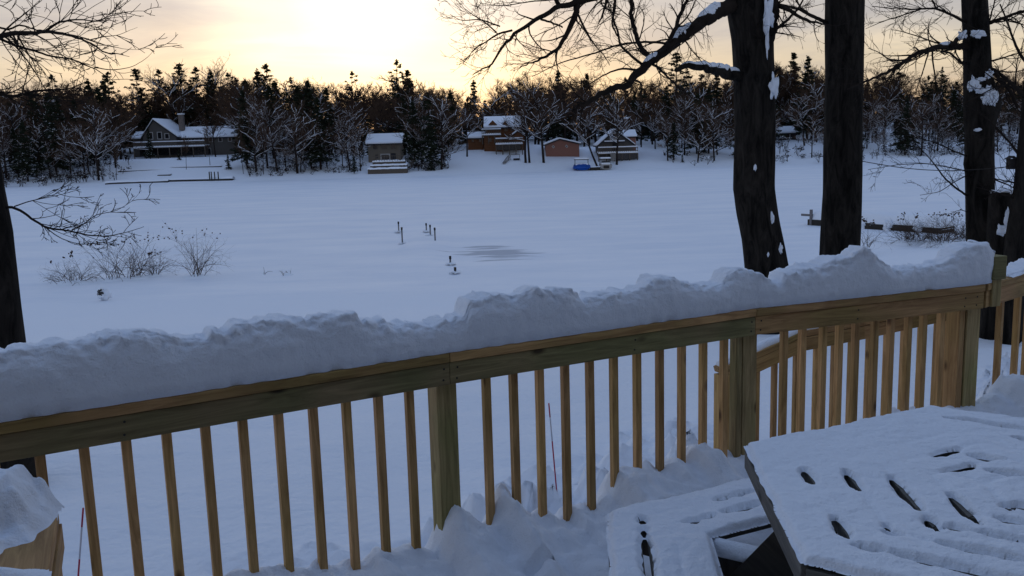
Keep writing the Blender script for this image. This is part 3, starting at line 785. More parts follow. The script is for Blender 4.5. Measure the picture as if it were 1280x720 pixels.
# ------------------------------------------------------------------ foreground trees
def px_path(lst, y0, seed=0, dep=0.0):
    """surveyed points (x, y[, depth offset]) of a limb standing at distance y0"""
    out_ = []
    for i, p in enumerate(lst):
        dy = p[2] if len(p) > 2 else 0
        out_.append(aty(p[0], p[1], y0 + dy))
    return np.array(out_)
def resample(P, n):
    P = np.asarray(P, float); d = np.r_[0, np.cumsum(np.linalg.norm(np.diff(P, axis=0), axis=1))]
    t = np.linspace(0, d[-1], n)
    # catmull-ish smoothing through interpolation on a smoothed param
    Q = np.array([np.interp(t, d, P[:, k]) for k in range(3)]).T
    for _ in range(2): Q[1:-1] = .25 * Q[:-2] + .5 * Q[1:-1] + .25 * Q[2:]
    return Q, d[-1]
class Twigs:
    def __init__(s, rng): s.mb = MB(); s.r = rng
    def grow(s, p, d, ln, r, lvl, sides=4, up=.12, wob=.28, dens=1.0):
        n = max(6, min(11, int(5 + ln * 6))); P = [np.array(p)]; d = np.array(d) / np.linalg.norm(d); st = ln / (n - 1)
        D = [d]; cv = np.array([s.r.gauss(0, 1), s.r.gauss(0, .6), s.r.gauss(0, .7) + up * 2.2]) * .16
        for i in range(n - 1):
            cv = cv + np.array([s.r.gauss(0, 1) for _ in range(3)]) * wob * .16
            d = d + cv + np.array([s.r.gauss(0, 1) for _ in range(3)]) * wob * .22
            d /= np.linalg.norm(d); P.append(P[-1] + d * st); D.append(d)
        rad = np.linspace(r, max(.0016, r * .3), n)
        s.mb.tube(P, rad, sides if r > .01 else 3)
        if lvl > 0:
            k = int(ln * 4.6 * dens) + 2
            for _ in range(k):
                i = s.r.uniform(.15, 1) * (n - 1); j = min(n - 2, int(i)); q = P[j] + (P[j + 1] - P[j]) * (i - j)
                s.side(q, D[j], ln * s.r.uniform(.3, .75) * (1.15 - .6 * i / (n - 1)), rad[j] * .6, lvl - 1, up, wob, dens)
    def side(s, q, d, ln, r, lvl, up=.12, wob=.28, dens=1.0):
        a = np.array([s.r.gauss(0, 1) for _ in range(3)]) * np.array([1, .8, 1]); a -= d * (a @ d); a /= np.linalg.norm(a) + 1e-9
        th = radians(s.r.uniform(20, 55)); nd = d * cos(th) + a * sin(th)
        s.grow(q, nd, ln, max(min(r, .012), .0024), lvl, 4, up, wob, dens)
    def limb(s, P, r0, r1, kids, klen, lvl=2, n=None, up=.12, sides=8, dens=1.0, frm=.1, wob=.28):
        n = n or max(8, len(P) * 4); Q, ln = resample(P, n)
        w_ = np.array([[s.r.gauss(0, 1) for _ in range(3)] for _ in range(n)]) * (r0 + r1) * .10; w_[0] = 0; Q = Q + w_
        rad = np.linspace(r0, r1, n); s.mb.tube(Q, rad, sides)
        T = np.gradient(Q, axis=0); T /= np.linalg.norm(T, axis=1)[:, None]
        for _ in range(kids):
            i = s.r.uniform(frm, .99) * (n - 1); j = int(i)
            s.side(Q[j], T[j], klen * s.r.uniform(.4, 1.1) * (1.15 - .6 * i / n), rad[j] * .45, lvl, up, wob, dens)
        return Q, rad
def trunk_mesh(path, rads, n=40, seg=90, seed=0, flare=.0, bumps=()):
    P = np.asarray(path, float); zz = np.linspace(P[0][2], P[-1][2], seg)
    V = []
    for i, z in enumerate(zz):
        c = np.array([np.interp(z, P[:, 2], P[:, k]) for k in range(2)]); r = np.interp(z, P[:, 2], rads)
        r *= 1 + flare * math.exp(-(z - P[0][2]) / .3)
        for j in range(n):
            a = 2 * pi * j / n; rr_ = r * (1 + .045 * fbm(cos(a) * 2, sin(a) * 2, z * .35 + seed, 2.2, 3) + .03 * abs(nz(cos(a) * 4, sin(a) * 4, z * .5 + seed, 2.0)))
            for bz_, ba, bh, bs_ in bumps:
                da = (a - ba + pi) % (2 * pi) - pi
                rr_ += bh * math.exp(-((z - bz_) / bs_) ** 2 - (da / .7) ** 2)
            V.append((c[0] + rr_ * cos(a), c[1] + rr_ * sin(a), z))
    F = [(i * n + j, i * n + (j + 1) % n, (i + 1) * n + (j + 1) % n, (i + 1) * n + j) for i in range(seg - 1) for j in range(n)]
    F.append(tuple(range((seg - 1) * n, seg * n)))
    return np.array(V), F
def fg_tree(name, y0, ctr, base_z, label, seed, bumps=(), flare=.12, topz=None):
    """ctr: list of (px, py, width px)"""
    P, R = [], []
    for cx, cy, wpx in ctr:
        q = aty(cx, cy, y0); P.append(q); R.append(wpx / FPX * np.linalg.norm([y0, q[2] - EYE]) / 2 * .99)
    P = np.array(P); R = np.array(R); o = np.argsort(P[:, 2]); P = P[o]; R = R[o]
    if P[0][2] > base_z: P = np.vstack([[P[0][0] * 1.0 + (P[0][0] - P[1][0]) * .25, y0, base_z], P]); R = np.r_[R[0] * 1.06, R]
    if topz and P[-1][2] < topz: P = np.vstack([P, [P[-1][0] + .05, y0 + .1, topz]]); R = np.r_[R, R[-1] * .75]
    root = thing(name, (P[0][0], y0, P[0][2]), label, 'tree')
    V, F = trunk_mesh(P, R, seed=seed, bumps=bumps, flare=flare)
    mk('trunk', V - np.array(root.location), F, BARK, root, True)
    return root, P, R
def snow_strip(root, Q, rad, i0, i1, k=.75, lift=.55, name='snow_cover', th=None):
    Q = Q[i0:i1 + 1]; r = rad[i0:i1 + 1]; n = len(Q)
    Q2, _ = resample(Q, n * 3); r2 = np.interp(np.linspace(0, 1, n * 3), np.linspace(0, 1, n), r)
    e = np.sin(np.linspace(0.06, pi - .06, n * 3)) ** .4
    V, F = tube(Q2 + np.array([0, 0, 1]) * (r2 * lift)[:, None], r2 * k * e * (1 + .2 * np.array([nz(t, 3, 0, .9) for t in range(n * 3)])), 8)
    V = np.array(V) - np.array(root.location)
    return mk(name, V, F, SNOW, root, True)
def blob(root, c, sx, sy, sz, seed=0, name='snow_patch'):
    V = []; F = []; a_, b_ = 22, 14
    for j in range(b_ + 1):
        ph = pi * j / b_
        for i in range(a_):
            th = 2 * pi * i / a_; v = np.array([sin(ph) * cos(th), sin(ph) * sin(th), cos(ph)])
            k = 1 + .75 * fbm(*(v * 1.6 + seed), 1, 4); V.append(np.array(c) - np.array(root.location) + v * np.array([sx, sy, sz]) * k)
    F = [(j * a_ + i, j * a_ + (i + 1) % a_, (j + 1) * a_ + (i + 1) % a_, (j + 1) * a_ + i) for j in range(b_) for i in range(a_)]
    return mk(name, V, F, SNOW, root, True)
def surf(cx, cy, y0, r): return aty(cx, cy, y0 - r)

# --- the trunk with the long snowy limb
Y1 = 13.3
t1, P1, R1_ = fg_tree('oak_tree', Y1, [(931, -160, 46), (932, -60, 47), (933, 0, 49), (941, 50, 49), (943, 100, 49), (944, 170, 49), (942, 235, 51), (947, 270, 50), (953, 300, 50), (959, 340, 53), (962, 400, 56)],
                     near_z(4, Y1) - .1, 'thick dark leaning trunk with a snow-topped limb reaching left over the lake', 1, flare=.15)
tw = Twigs(random.Random(3)); loc = lambda P: P
limbs = []
Q, rd = tw.limb(px_path([(925, 2), (900, 12, -.3), (880, 25, -.5), (850, 47, -.8), (820, 72, -1), (800, 90, -1.1), (785, 106, -1.2), (765, 112, -1.3), (740, 124, -1.5), (715, 140, -1.7)], Y1), .115, .02, 22, .9, 2, 46, up=.1)
LQ, LR = Q, rd
limbs2 = []
def B(lst, r0, r1, kids, kl, lvl=2, up=.1, n=None, dens=1.0, wob=.28): return tw.limb(px_path(lst, Y1), r0, r1, kids, kl, lvl, n, up, 7, dens, wob=wob)
# forked lower part of the limb and the twigs around it
B([(786, 104, -1.2), (790, 100, -1.3), (800, 102, -1.4), (803, 110, -1.5), (800, 118, -1.5)], .022, .006, 3, .3, 1)
B([(812, 78, -1), (825, 86, -1.2), (838, 100, -1.4), (852, 112, -1.6), (868, 124, -1.8)], .02, .004, 9, .5, 1)
B([(815, 72, -1), (800, 60, -1.1), (795, 40, -1.2), (790, 22, -1.3), (788, -10, -1.4)], .035, .022, 10, .7, 2)
B([(806, 84, -1), (790, 70, -1.2), (775, 58, -1.4), (772, 38, -1.5), (766, 25, -1.6), (768, 0, -1.7)], .02, .01, 8, .6, 1)
B([(800, 88, -1), (775, 85, -1.3), (750, 96, -1.5), (730, 110, -1.7)], .018, .004, 8, .6, 2)
B([(832, 60, -.9), (845, 35, -1), (850, 18, -1), (862, -6, -1)], .032, .02, 8, .7, 2)
B([(838, 55, -.9), (810, 52, -1.2), (775, 55, -1.4), (745, 66, -1.6), (700, 78, -1.9), (665, 96, -2.1)], .018, .004, 14, .6, 2)
# the high limb that enters from above and fans to the left
B([(930, -60), (860, -50, -.6), (800, -28, -1), (760, -10, -1.3), (736, 0, -1.4), (722, 5, -1.5), (705, 5, -1.6), (688, 14, -1.7), (668, 26, -1.8), (650, 37, -1.9), (635, 49, -2), (622, 66, -2.1), (612, 86, -2.2), (590, 92, -2.3)], .09, .006, 30, .75, 2, n=60, up=.05)
B([(722, 5, -1.5), (720, 18, -1.5), (712, 35, -1.6), (706, 47, -1.6), (697, 62, -1.7), (676, 74, -1.8), (650, 84, -2)], .042, .005, 14, .7, 2, up=-.03)
B([(720, 14, -1.5), (730, 34, -1.6), (742, 55, -1.7), (756, 70, -1.8), (762, 82, -1.8)], .016, .004, 9, .6, 2, up=-.05)
B([(676, 24, -1.8), (690, 28, -1.7), (703, 34, -1.6)], .014, .01, 4, .5, 1)
B([(640, 38, -2), (622, 42, -2.1), (608, 52, -2.2), (592, 62, -2.3), (580, 78, -2.4)], .014, .003, 14, .55, 2)
B([(620, 40, -2), (604, 26, -2.2), (590, 18, -2.3), (578, 8, -2.4)], .010, .003, 10, .5, 2)
B([(625, 33, -2), (600, 24, -2.1), (575, 26, -2.3), (563, 18, -2.4)], .010, .003, 9, .5, 2)
B([(700, 8, -1.6), (690, -8, -1.7), (672, -20, -1.8)], .03, .02, 8, .7, 2)
B([(730, -10, -1.5), (690, 0, -1.7), (660, 2, -1.9), (630, 8, -2.1), (600, 4, -2.3)], .012, .003, 14, .6, 2)
B([(760, -10, -1.2), (756, 12, -1.3), (748, 30, -1.4)], .022, .008, 4, .4, 1, up=-.1)
B([(770, -8, -1.2), (768, 15, -1.3), (764, 30, -1.4), (772, 45, -1.5)], .016, .01, 5, .5, 1, up=-.1)
# right side branches
B([(960, 2), (985, 12, -.3), (1005, 25, -.5), (1040, 32, -.7)], .04, .008, 8, .6, 2)
B([(955, 48), (970, 36, -.3), (985, 25, -.4), (1000, 8, -.5), (1010, -15, -.6)], .03, .008, 10, .6, 2)
tips = tw.mb.build('branches', TWIG, t1, True); tips.location = -t1.location
snow_strip(t1, LQ, LR, 6, 13, .85, .75); snow_strip(t1, LQ, LR, 15, 21, .9, .7); snow_strip(t1, LQ, LR, 24, 28, .8, .6)
# stub limb with deep snow
tw = Twigs(random.Random(8))
SQ, SR = tw.limb(px_path([(930, 97), (905, 92, -.4), (885, 86, -.7), (866, 81, -.9), (850, 84, -1.0), (844, 87, -1.1)], Y1), .085, .03, 3, .3, 1, 24, sides=10)
tw.mb.build('broken_limb', BARK, t1, True).location = -t1.location
snow_strip(t1, SQ, SR, 2, 21, .85, .95)
# broken stubs on the right flank and their snow
tw = Twigs(random.Random(9))
tw.limb(px_path([(955, 55), (965, 38, -.2), (968, 20, -.2), (966, -30, -.2)], Y1), .10, .05, 0, 0, 0, 16, sides=10)
tw.limb(px_path([(955, 140), (966, 118, -.2), (972, 105, -.2), (974, 95, -.2)], Y1), .11, .02, 2, .3, 0, 12, sides=10)
tw.limb(px_path([(958, 96, -.2), (970, 90, -.35), (974, 85, -.4)], Y1), .03, .012, 0, 0, 0, 6)
tw.mb.build('limb_stub', BARK, t1, True).location = -t1.location
blob(t1, aty(961, 18, Y1 - .36), .06, .06, .21, 1); blob(t1, aty(959, 45, Y1 - .33), .02, .04, .22, 2); blob(t1, aty(968, 107, Y1 - .34), .055, .06, .16, 3)
blob(t1, aty(965, 272, Y1 - .27), .022, .03, .07, 4); blob(t1, aty(975, 312, Y1 - .24), .03, .04, .07, 5); blob(t1, aty(944, 209, Y1 - .3), .02, .02, .04, 6); blob(t1, aty(960, 318, Y1 - .3), .015, .02, .03, 7)

# --- straight trunk
Y2 = 14.2
t2, P2, _ = fg_tree('maple_tree', Y2, [(1058, -160, 40), (1056, 0, 45), (1055, 100, 45), (1053, 240, 46), (1050, 320, 48), (1047, 380, 51)], near_z(5, Y2) - .1,
                    'straight thick grey-brown trunk between the leaning trunk and the snow-patched trunk', 2)
tw = Twigs(random.Random(4))
def B(lst, r0, r1, kids, kl, lvl=2, up=.1, n=None, dens=1.0, wob=.28): return tw.limb(px_path(lst, Y2), r0, r1, kids, kl, lvl, n, up, 7, dens, wob=wob)
B([(1036, 30), (1020, 22, -.2), (1000, 12, -.3), (978, 6, -.4), (960, 2, -.5)], .032, .01, 10, .6, 2)
tw.mb.build('branches', TWIG, t2, True).location = -t2.location
# --- snow-patched trunk on the right
Y3 = 12.6
t3, P3, _ = fg_tree('oak_tree', Y3, [(1216, -160, 27), (1218, 0, 29), (1221, 60, 31), (1222, 90, 32), (1225, 130, 37), (1224, 180, 33), (1225, 235, 33), (1228, 300, 37), (1232, 380, 40)], near_z(6, Y3) - .1,
                    'dark trunk with white snow patches stuck to its bark near the right edge', 3, bumps=((aty(1225, 128, Y3)[2], -.15, .07, .22), (aty(1210, 205, Y3)[2], pi, .03, .08)))
tw = Twigs(random.Random(6))
def B(lst, r0, r1, kids, kl, lvl=2, up=.1, n=None, dens=1.0, wob=.28): return tw.limb(px_path(lst, Y3), r0, r1, kids, kl, lvl, n, up, 7, dens, wob=wob)
TQ, TR = B([(1215, 58), (1190, 58, -.2), (1168, 60, -.4), (1145, 67, -.6), (1130, 78, -.7), (1110, 90, -.8), (1085, 100, -.9), (1060, 112, -1)], .05, .008, 26, .9, 2, n=36, wob=.2)
B([(1214, 40), (1198, 48, -.2), (1190, 57, -.3)], .035, .03, 2, .4, 1)
B([(1212, 78), (1202, 80, -.1), (1196, 74, -.2), (1188, 66, -.3), (1176, 64, -.3)], .02, .012, 3, .5, 1)
B([(1212, 30), (1196, 22, -.2), (1180, 14, -.3), (1168, 10, -.4), (1140, 12, -.5), (1115, 10, -.6), (1090, 8, -.7)], .022, .004, 18, .7, 2)
B([(1150, 12, -.5), (1125, 20, -.6), (1100, 28, -.7), (1082, 36, -.8)], .010, .003, 8, .6, 2)
B([(1170, 10, -.4), (1165, 0, -.4), (1160, -12, -.5)], .012, .006, 4, .5, 1)
B([(1125, 76, -.7), (1110, 74, -.8), (1100, 66, -.8), (1085, 60, -.9)], .012, .003, 7, .5, 1)
B([(1232, 30), (1250, 24, -.2), (1270, 16, -.3), (1300, 10, -.5)], .03, .01, 10, .8, 2)
B([(1236, 85), (1250, 98, -.2), (1262, 112, -.3), (1272, 135, -.4)], .03, .02, 8, .7, 2)
B([(1232, 78), (1255, 72, -.2), (1275, 66, -.3), (1300, 62, -.4)], .014, .004, 10, .7, 2)
# low drooping branches over the lake
B([(1210, 245), (1196, 236, -.2), (1180, 222, -.3), (1168, 205, -.4), (1155, 190, -.5), (1140, 175, -.6)], .016, .004, 7, .6, 2, up=.0)
B([(1210, 196), (1190, 188, -.2), (1170, 178, -.3), (1145, 172, -.4), (1120, 165, -.5)], .012, .003, 10, .7, 2, up=0)
B([(1212, 218), (1195, 226, -.2), (1175, 240, -.3), (1150, 244, -.4)], .008, .003, 6, .5, 2, up=0)
B([(1208, 214), (1190, 210, -.2), (1160, 204, -.4), (1120, 206, -.6), (1085, 212, -.8)], .009, .003, 12, .7, 2, up=-.02)
B([(1210, 265), (1200, 262, -.2), (1185, 268, -.3)], .006, .003, 4, .4, 1, up=0)
B([(1236, 150), (1252, 168, -.2), (1275, 192, -.3), (1300, 210, -.4)], .014, .006, 6, .6, 2, up=0)
B([(1236, 222), (1258, 230, -.2), (1280, 242, -.3)], .012, .006, 5, .5, 2, up=0)
tw.mb.build('branches', TWIG, t3, True).location = -t3.location
snow_strip(t3, TQ, TR, 6, 10, .95, .8)
for bx_, by_, ba_, bb_ in ((1222, 110, .035, .05), (1229, 114, .05, .035), (1232, 125, .05, .06), (1241, 126, .04, .06), (1227, 99, .05, .025)): blob(t3, aty(bx_, by_, Y3 - .20), ba_, .035, bb_, bx_)
blob(t3, aty(1203, 44, Y3 - .25), .05, .05, .05, 1); blob(t3, aty(1223, 42, Y3 - .19), .09, .03, .045, 2); blob(t3, aty(1218, 104, Y3 - .20), .06, .035, .09, 3)
blob(t3, aty(1238, 119, Y3 - .21), .075, .05, .10, 4); blob(t3, aty(1236, 93, Y3 - .19), .05, .03, .05, 5); blob(t3, aty(1212, 108, Y3 - .19), .025, .03, .05, 6); blob(t3, aty(1222, 162, Y3 - .18), .05, .02, .02, 7)
# --- thin dark tree at the right edge
Y4 = 11.6
t4, P4, _ = fg_tree('oak_tree', Y4, [(1300, -60, 9), (1290, 60, 11), (1283, 150, 14), (1277, 240, 19), (1271, 300, 27), (1268, 350, 30), (1267, 400, 30)], near_z(6.3, Y4) - .05,
                    'slim dark trunk leaning right at the right edge beside the corner newel', 5, flare=.1)
tw = Twigs(random.Random(16))
def B(lst, r0, r1, kids, kl, lvl=2, up=.1, n=None, dens=1.0, wob=.28): return tw.limb(px_path(lst, Y4), r0, r1, kids, kl, lvl, n, up, 7, dens, wob=wob)
B([(1280, 120), (1265, 105), (1250, 92), (1240, 85)], .03, .015, 8, .7, 2)
B([(1278, 200), (1262, 178), (1246, 160), (1225, 140), (1200, 130)], .016, .005, 10, .7, 2)
B([(1276, 230), (1255, 226), (1240, 222)], .012, .006, 5, .5, 2)
B([(1284, 80), (1270, 60), (1262, 35), (1250, 5)], .02, .008, 10, .7, 2)
B([(1276, 250), (1262, 246), (1245, 240), (1220, 234)], .012, .004, 5, .5, 2)
tw.mb.build('branches', TWIG, t4, True).location = -t4.location
# --- stump between the two right trunks
s_top = aty(1254, 240, 12.1); sb = near_z(6.2, 12.1) - .05
stp = thing('tree_stump', (s_top[0], 12.1, sb), 'dark broken stump between the snow-patched trunk and the slim right-edge trunk', 'stump')
V, F = trunk_mesh([(s_top[0], 12.1, sb), (s_top[0], 12.1, s_top[2] - .05), (s_top[0] + .01, 12.1, s_top[2])], [.17, .17, .14], 24, 30, 8, .2)
mk('trunk', V - np.array(stp.location), F, BARK, stp, True)
blob(stp, s_top + np.array([0, 0, .0]), .13, .13, .035, 5, 'snow_cap')
blob(stp, aty(1258, 272, 11.93), .03, .03, .12, 7); blob(stp, aty(1252, 288, 11.93), .06, .03, .06, 9)
# --- left tree
Y0 = 6.3
t0, P0, _ = fg_tree('ash_tree', Y0, [(-60, -120, 30), (-44, 0, 32), (-30, 120, 34), (-17, 230, 38), (-7, 290, 41), (2, 380, 43), (7, 425, 44), (25, 590, 46)], near_z(-3.3, Y0) - .08,
                    'dark trunk at the left edge with bare branches spreading right', 7, flare=.08)
tw = Twigs(random.Random(12))
def B(lst, r0, r1, kids, kl, lvl=2, up=.1, n=None, dens=1.0, wob=.13): return tw.limb(px_path(lst, Y0), r0 * .38, r1 * .36, int(kids * .62), kl * 1.1, lvl, n, up * .8, 7, dens * .8, frm=.15, wob=wob)
B([(-44, 60), (-10, 48), (14, 41, -.1), (35, 42, -.2), (58, 38, -.3), (85, 44, -.4), (112, 52, -.5), (130, 66, -.5), (150, 70, -.6), (165, 60, -.6)], .055, .004, 22, .42, 2, n=36)
B([(58, 38, -.3), (72, 28, -.3), (95, 24, -.4), (118, 26, -.4), (135, 28, -.5)], .022, .003, 22, .42, 2, up=.25)
B([(100, 46, -.4), (125, 55, -.5), (158, 62, -.6), (180, 62, -.6)], .010, .002, 8, .3, 1)
B([(-40, 40), (0, 48), (18, 57), (40, 62), (60, 70), (90, 74), (115, 84), (132, 94), (145, 104)], .03, .005, 24, .4, 2, n=34, up=.05)
B([(118, 84), (140, 88), (165, 84), (185, 72), (197, 56)], .010, .002, 8, .3, 1)
B([(112, 50, -.5), (128, 46, -.5), (148, 44, -.6), (172, 34, -.6)], .010, .002, 8, .3, 1)
B([(-30, 30), (0, 34), (10, 38), (25, 30), (45, 38), (58, 38)], .022, .012, 10, .4, 2)
B([(-30, -5), (5, 8), (20, 18), (14, 26)], .012, .004, 8, .4, 2)
B([(22, 45), (30, 58), (38, 72), (48, 78), (52, 74)], .018, .005, 5, .3, 1)
B([(20, 56), (32, 75), (36, 96), (42, 106)], .008, .003, 4, .3, 1)
B([(-40, 100), (-5, 116), (18, 122), (35, 115), (60, 112), (85, 112), (110, 100)], .045, .003, 20, .4, 2, up=.12)
B([(35, 119), (60, 120), (85, 122), (110, 128)], .016, .003, 10, .35, 2)
# low branch in front of the lake
B([(-7, 262), (14, 258), (26, 263), (40, 274), (58, 285), (85, 288), (110, 294), (135, 296), (160, 290), (180, 283)], .028, .004, 34, .27, 2, n=36, up=.22)
B([(18, 258), (35, 252), (60, 246), (85, 236)], .012, .003, 14, .35, 2)
B([(90, 287), (105, 280), (120, 268), (145, 264), (165, 252), (177, 238)], .010, .002, 14, .26, 2)
B([(55, 283), (75, 298), (100, 306), (125, 303), (150, 305)], .010, .002, 12, .2, 2, up=.1)
tw.mb.build('branches', TWIG, t0, True).location = -t0.location

# ------------------------------------------------------------------ bird box on the wire
a_ = aty(1075, 201, Y2 - .3); b_ = aty(1276, 207, Y4); pts = [a_ + (b_ - a_) * t - np.array([0, 0, .10 * sin(pi * t)]) for t in np.linspace(0, 1, 16)]
V, F = tube(pts, .006, 6); cb = mk('cable', V, F, STEEL, None, True); tag(cb, 'thin dark cable strung between the trunks on the right', 'cable')
c = aty(1264, 203, Y4 + .1)
bx = thing('bird_box', tuple(c), 'small dark bird box hanging on the cable beside the right-edge trunk', 'bird box')
MB().box((0, 0, -.02), (.09, .08, .13)).build('box', STEEL, bx, bevel=.004); MB().prism([(-.065, .04), (0, .085), (.065, .04), (0, .07)], -.06, .06).build('roof', STEEL, bx)

# ------------------------------------------------------------------ shoreline shrubs
def shrub(px, py, wpx, hpx, z, label, seed, stems=22, dens=1.0, lvl=2, buds=True, snow=False, group='bare shrubs at the near shore'):
    p = atz(px, py, z); k = np.linalg.norm(p - EYEV) / FPX; W, Hh = wpx * k, hpx * k * (1.0 if dens > 1.2 else 1.4)
    o = thing('shrub', tuple(p), label, 'shrub', group); r = random.Random(seed); t_ = Twigs(r); tips_ = []
    for _ in range(stems):
        a = r.uniform(0, 2 * pi); sp = r.uniform(.1, 1) ** .8; d = np.array([cos(a) * sp * W / Hh * .62, sin(a) * sp * .6 * W / Hh, 1.0])
        ln = Hh * r.uniform(.6, 1.1) * (1 - .1 * sp); b0 = np.array([cos(a), sin(a), 0]) * r.uniform(0, .18 * W) - np.array([0, 0, .1])
        t_.grow(b0, d, ln, .013, lvl, 4, .03, .10, dens * .75 / max(.6, ln))
    if buds:
        V = np.concatenate(t_.mb.V); hi = V[V[:, 2] > Hh * .75]; m_ = MB()
        for _ in range(26):
            c_ = hi[r.randrange(len(hi))]; t_.mb.box(c_, (.05, .05, .05), Rz(r.random()))

    t_.mb.build('stems', SHRUBM, o)
    V = []; F = []
    for j in range(7):
        for i in range(16):
            rr_ = j / 6; a = 2 * pi * i / 16; V.append((cos(a) * rr_ * W * .42, sin(a) * rr_ * W * .3, .14 * (1 - rr_ ** 2) * (1 + .4 * nz(cos(a), sin(a), rr_ + seed, 2)) - .03 - .5 * max(0, rr_ - .7)))
    F = [(j * 16 + i, j * 16 + (i + 1) % 16, (j + 1) * 16 + (i + 1) % 16, (j + 1) * 16 + i) for j in range(6) for i in range(16)]
    mk('snow_mound', V, F, SNOWFAR, o, True)
    return o
shrub(90, 354, 74, 26, .0, 'low wide bare shrub, leftmost on the lake edge, below the overhanging branch', 1, 26)
shrub(140, 350, 55, 38, .0, 'bare shrub just right of the low wide shrub on the lake edge', 2, 14)
shrub(168, 348, 55, 40, .0, 'tallest bare shrub in the left cluster above the snow-capped rock', 3, 18)
shrub(192, 345, 34, 24, .0, 'small dense bare shrub at the right end of the left cluster', 13, 18)
shrub(246, 346, 56, 44, .0, 'single fan-shaped bare shrub standing alone right of the cluster', 4, 20)
shrub(360, 344, 22, 10, .0, 'tiny low sprig poking from the snow right of the lone shrub', 5, 5, .5, 1, False)
shrub(330, 343, 5, 14, .0, 'single thin dry stem standing in the snow between the lone shrub and the tiny sprig', 6, 2, .3, 0, False)
shrub(1140, 302, 60, 34, .15, 'brown shrub with dry seed heads in front of the log jam, left one', 7, 40, 1.4)
shrub(1178, 304, 60, 40, .2, 'tall brown shrub with dry seed heads next to the snow-patched trunk', 8, 46, 1.4)
shrub(1205, 300, 40, 34, .2, 'brown shrub with dry seed heads partly behind the snow-patched trunk', 18, 26, 1.4)
shrub(1082, 312, 26, 28, .3, 'thin sparse shrub just right of the straight trunk', 9, 7, .8)
# snow capped rock
p = atz(131, 374, .05)
rk = thing('rock', tuple(p), 'small snow-capped rock with one dark face below the left shrubs', 'rock')
blob(rk, p + np.array([0, 0, .22]), .22, .22, .28, 3, 'snow_cap'); st_ = blob(rk, p + np.array([-.08, -.10, .26]), .13, .12, .16, 8, 'stone'); st_.data.materials.clear(); st_.data.materials.append(STONE)

# dock posts in the ice
for i, (x, y0_, y1_, lab) in enumerate(((498.5, 277, 289, 'far left dock post sticking out of the lake snow'), (503, 284, 303.5, 'near left dock post, tallest of the left pair in the lake'), (533, 279, 288.5, 'farthest of the three right dock posts'),
                                    (538, 281, 293.5, 'middle one of the three right dock posts'), (544, 284.5, 301.5, 'nearest of the three right dock posts'), (563, 320, 329, 'short dock post nearer the shore'), (569, 334, 339.5, 'shortest dock post, nearest the shore'))):
    b = atz(x, y1_, .1); t = aty(x, y0_, b[1]); h = t[2] - b[2]
    o = thing('dock_post', tuple(b), lab, 'dock post', 'dock posts standing in the frozen lake')
    V, F = tube([(0, 0, -.3), (0, 0, h - .14)], .045, 10); mk('pipe', V, F, METAL, o, True)
    V, F = tube([(0, 0, h - .15), (0, 0, h)], .058, 10); mk('cap', V, F, STEEL, o, True)
    blob(o, b + np.array([.0, 0, -.03]), .22, .4, .06, i, 'snow_mound')
# stored dock sections / logs at the right shore
pa, pb = atz(1018, 280, .0), atz(1185, 291, .0); dr = (pb - pa) / np.linalg.norm(pb - pa); ln = np.linalg.norm(pb - pa)
dkk = thing('stored_dock', tuple(pa), 'old dark dock pulled up on the right shore under a thick slab of snow', 'dock')
Mx = frame(dr)
for k in range(6):
    MB().box(dr * (ln * (k + .5) / 6) + np.array([0, 0, .16 - .04 * (k % 2)]), (ln / 6 * .985, 1.5, .40), Mx).build('dock_section', WDARK, dkk)
q = MB(); q.box(dr * .25 - Mx[:, 1] * .72 + np.array([0, 0, .35]), (.16, .12, 1.3), Mx).box(dr * -.12 - Mx[:, 1] * .6 + np.array([0, 0, .62]), (.9, .1, .14), Mx)
q.build('mooring_post', METAL, dkk)
V = []; nu, nv = 90, 16
for i in range(nu):
    for j in range(nv):
        u = i / (nu - 1); v = j / (nv - 1) * 2 - 1; e = (1 - abs(v) ** 4) ** .5 * min(1, u * 18, (1 - u) * 18) ** .5
        sp = dr * (u * ln) + Mx[:, 1] * v * .74
        drop = .35 * max(0, nz(u * 14, 2) + .1) * (1 if v < -.6 else 0) * 0
        V.append(sp + np.array([0, 0, 0.20 + (.80 + .16 * fbm(u * 6, v, 1, 1, 3)) * e]))
F = [(i * nv + j, (i + 1) * nv + j, (i + 1) * nv + j + 1, i * nv + j + 1) for i in range(nu - 1) for j in range(nv - 1)]
mk('snow_cover', V, F, SNOWFAR, dkk, True)
for k, u in enumerate((.30, .43, .62, .84)):
    c_ = pa + dr * ln * (u + .02) - Mx[:, 1] * .75; blob(dkk, c_ + np.array([0, 0, .25]), .3, .16, .36, k, 'snow_clump')

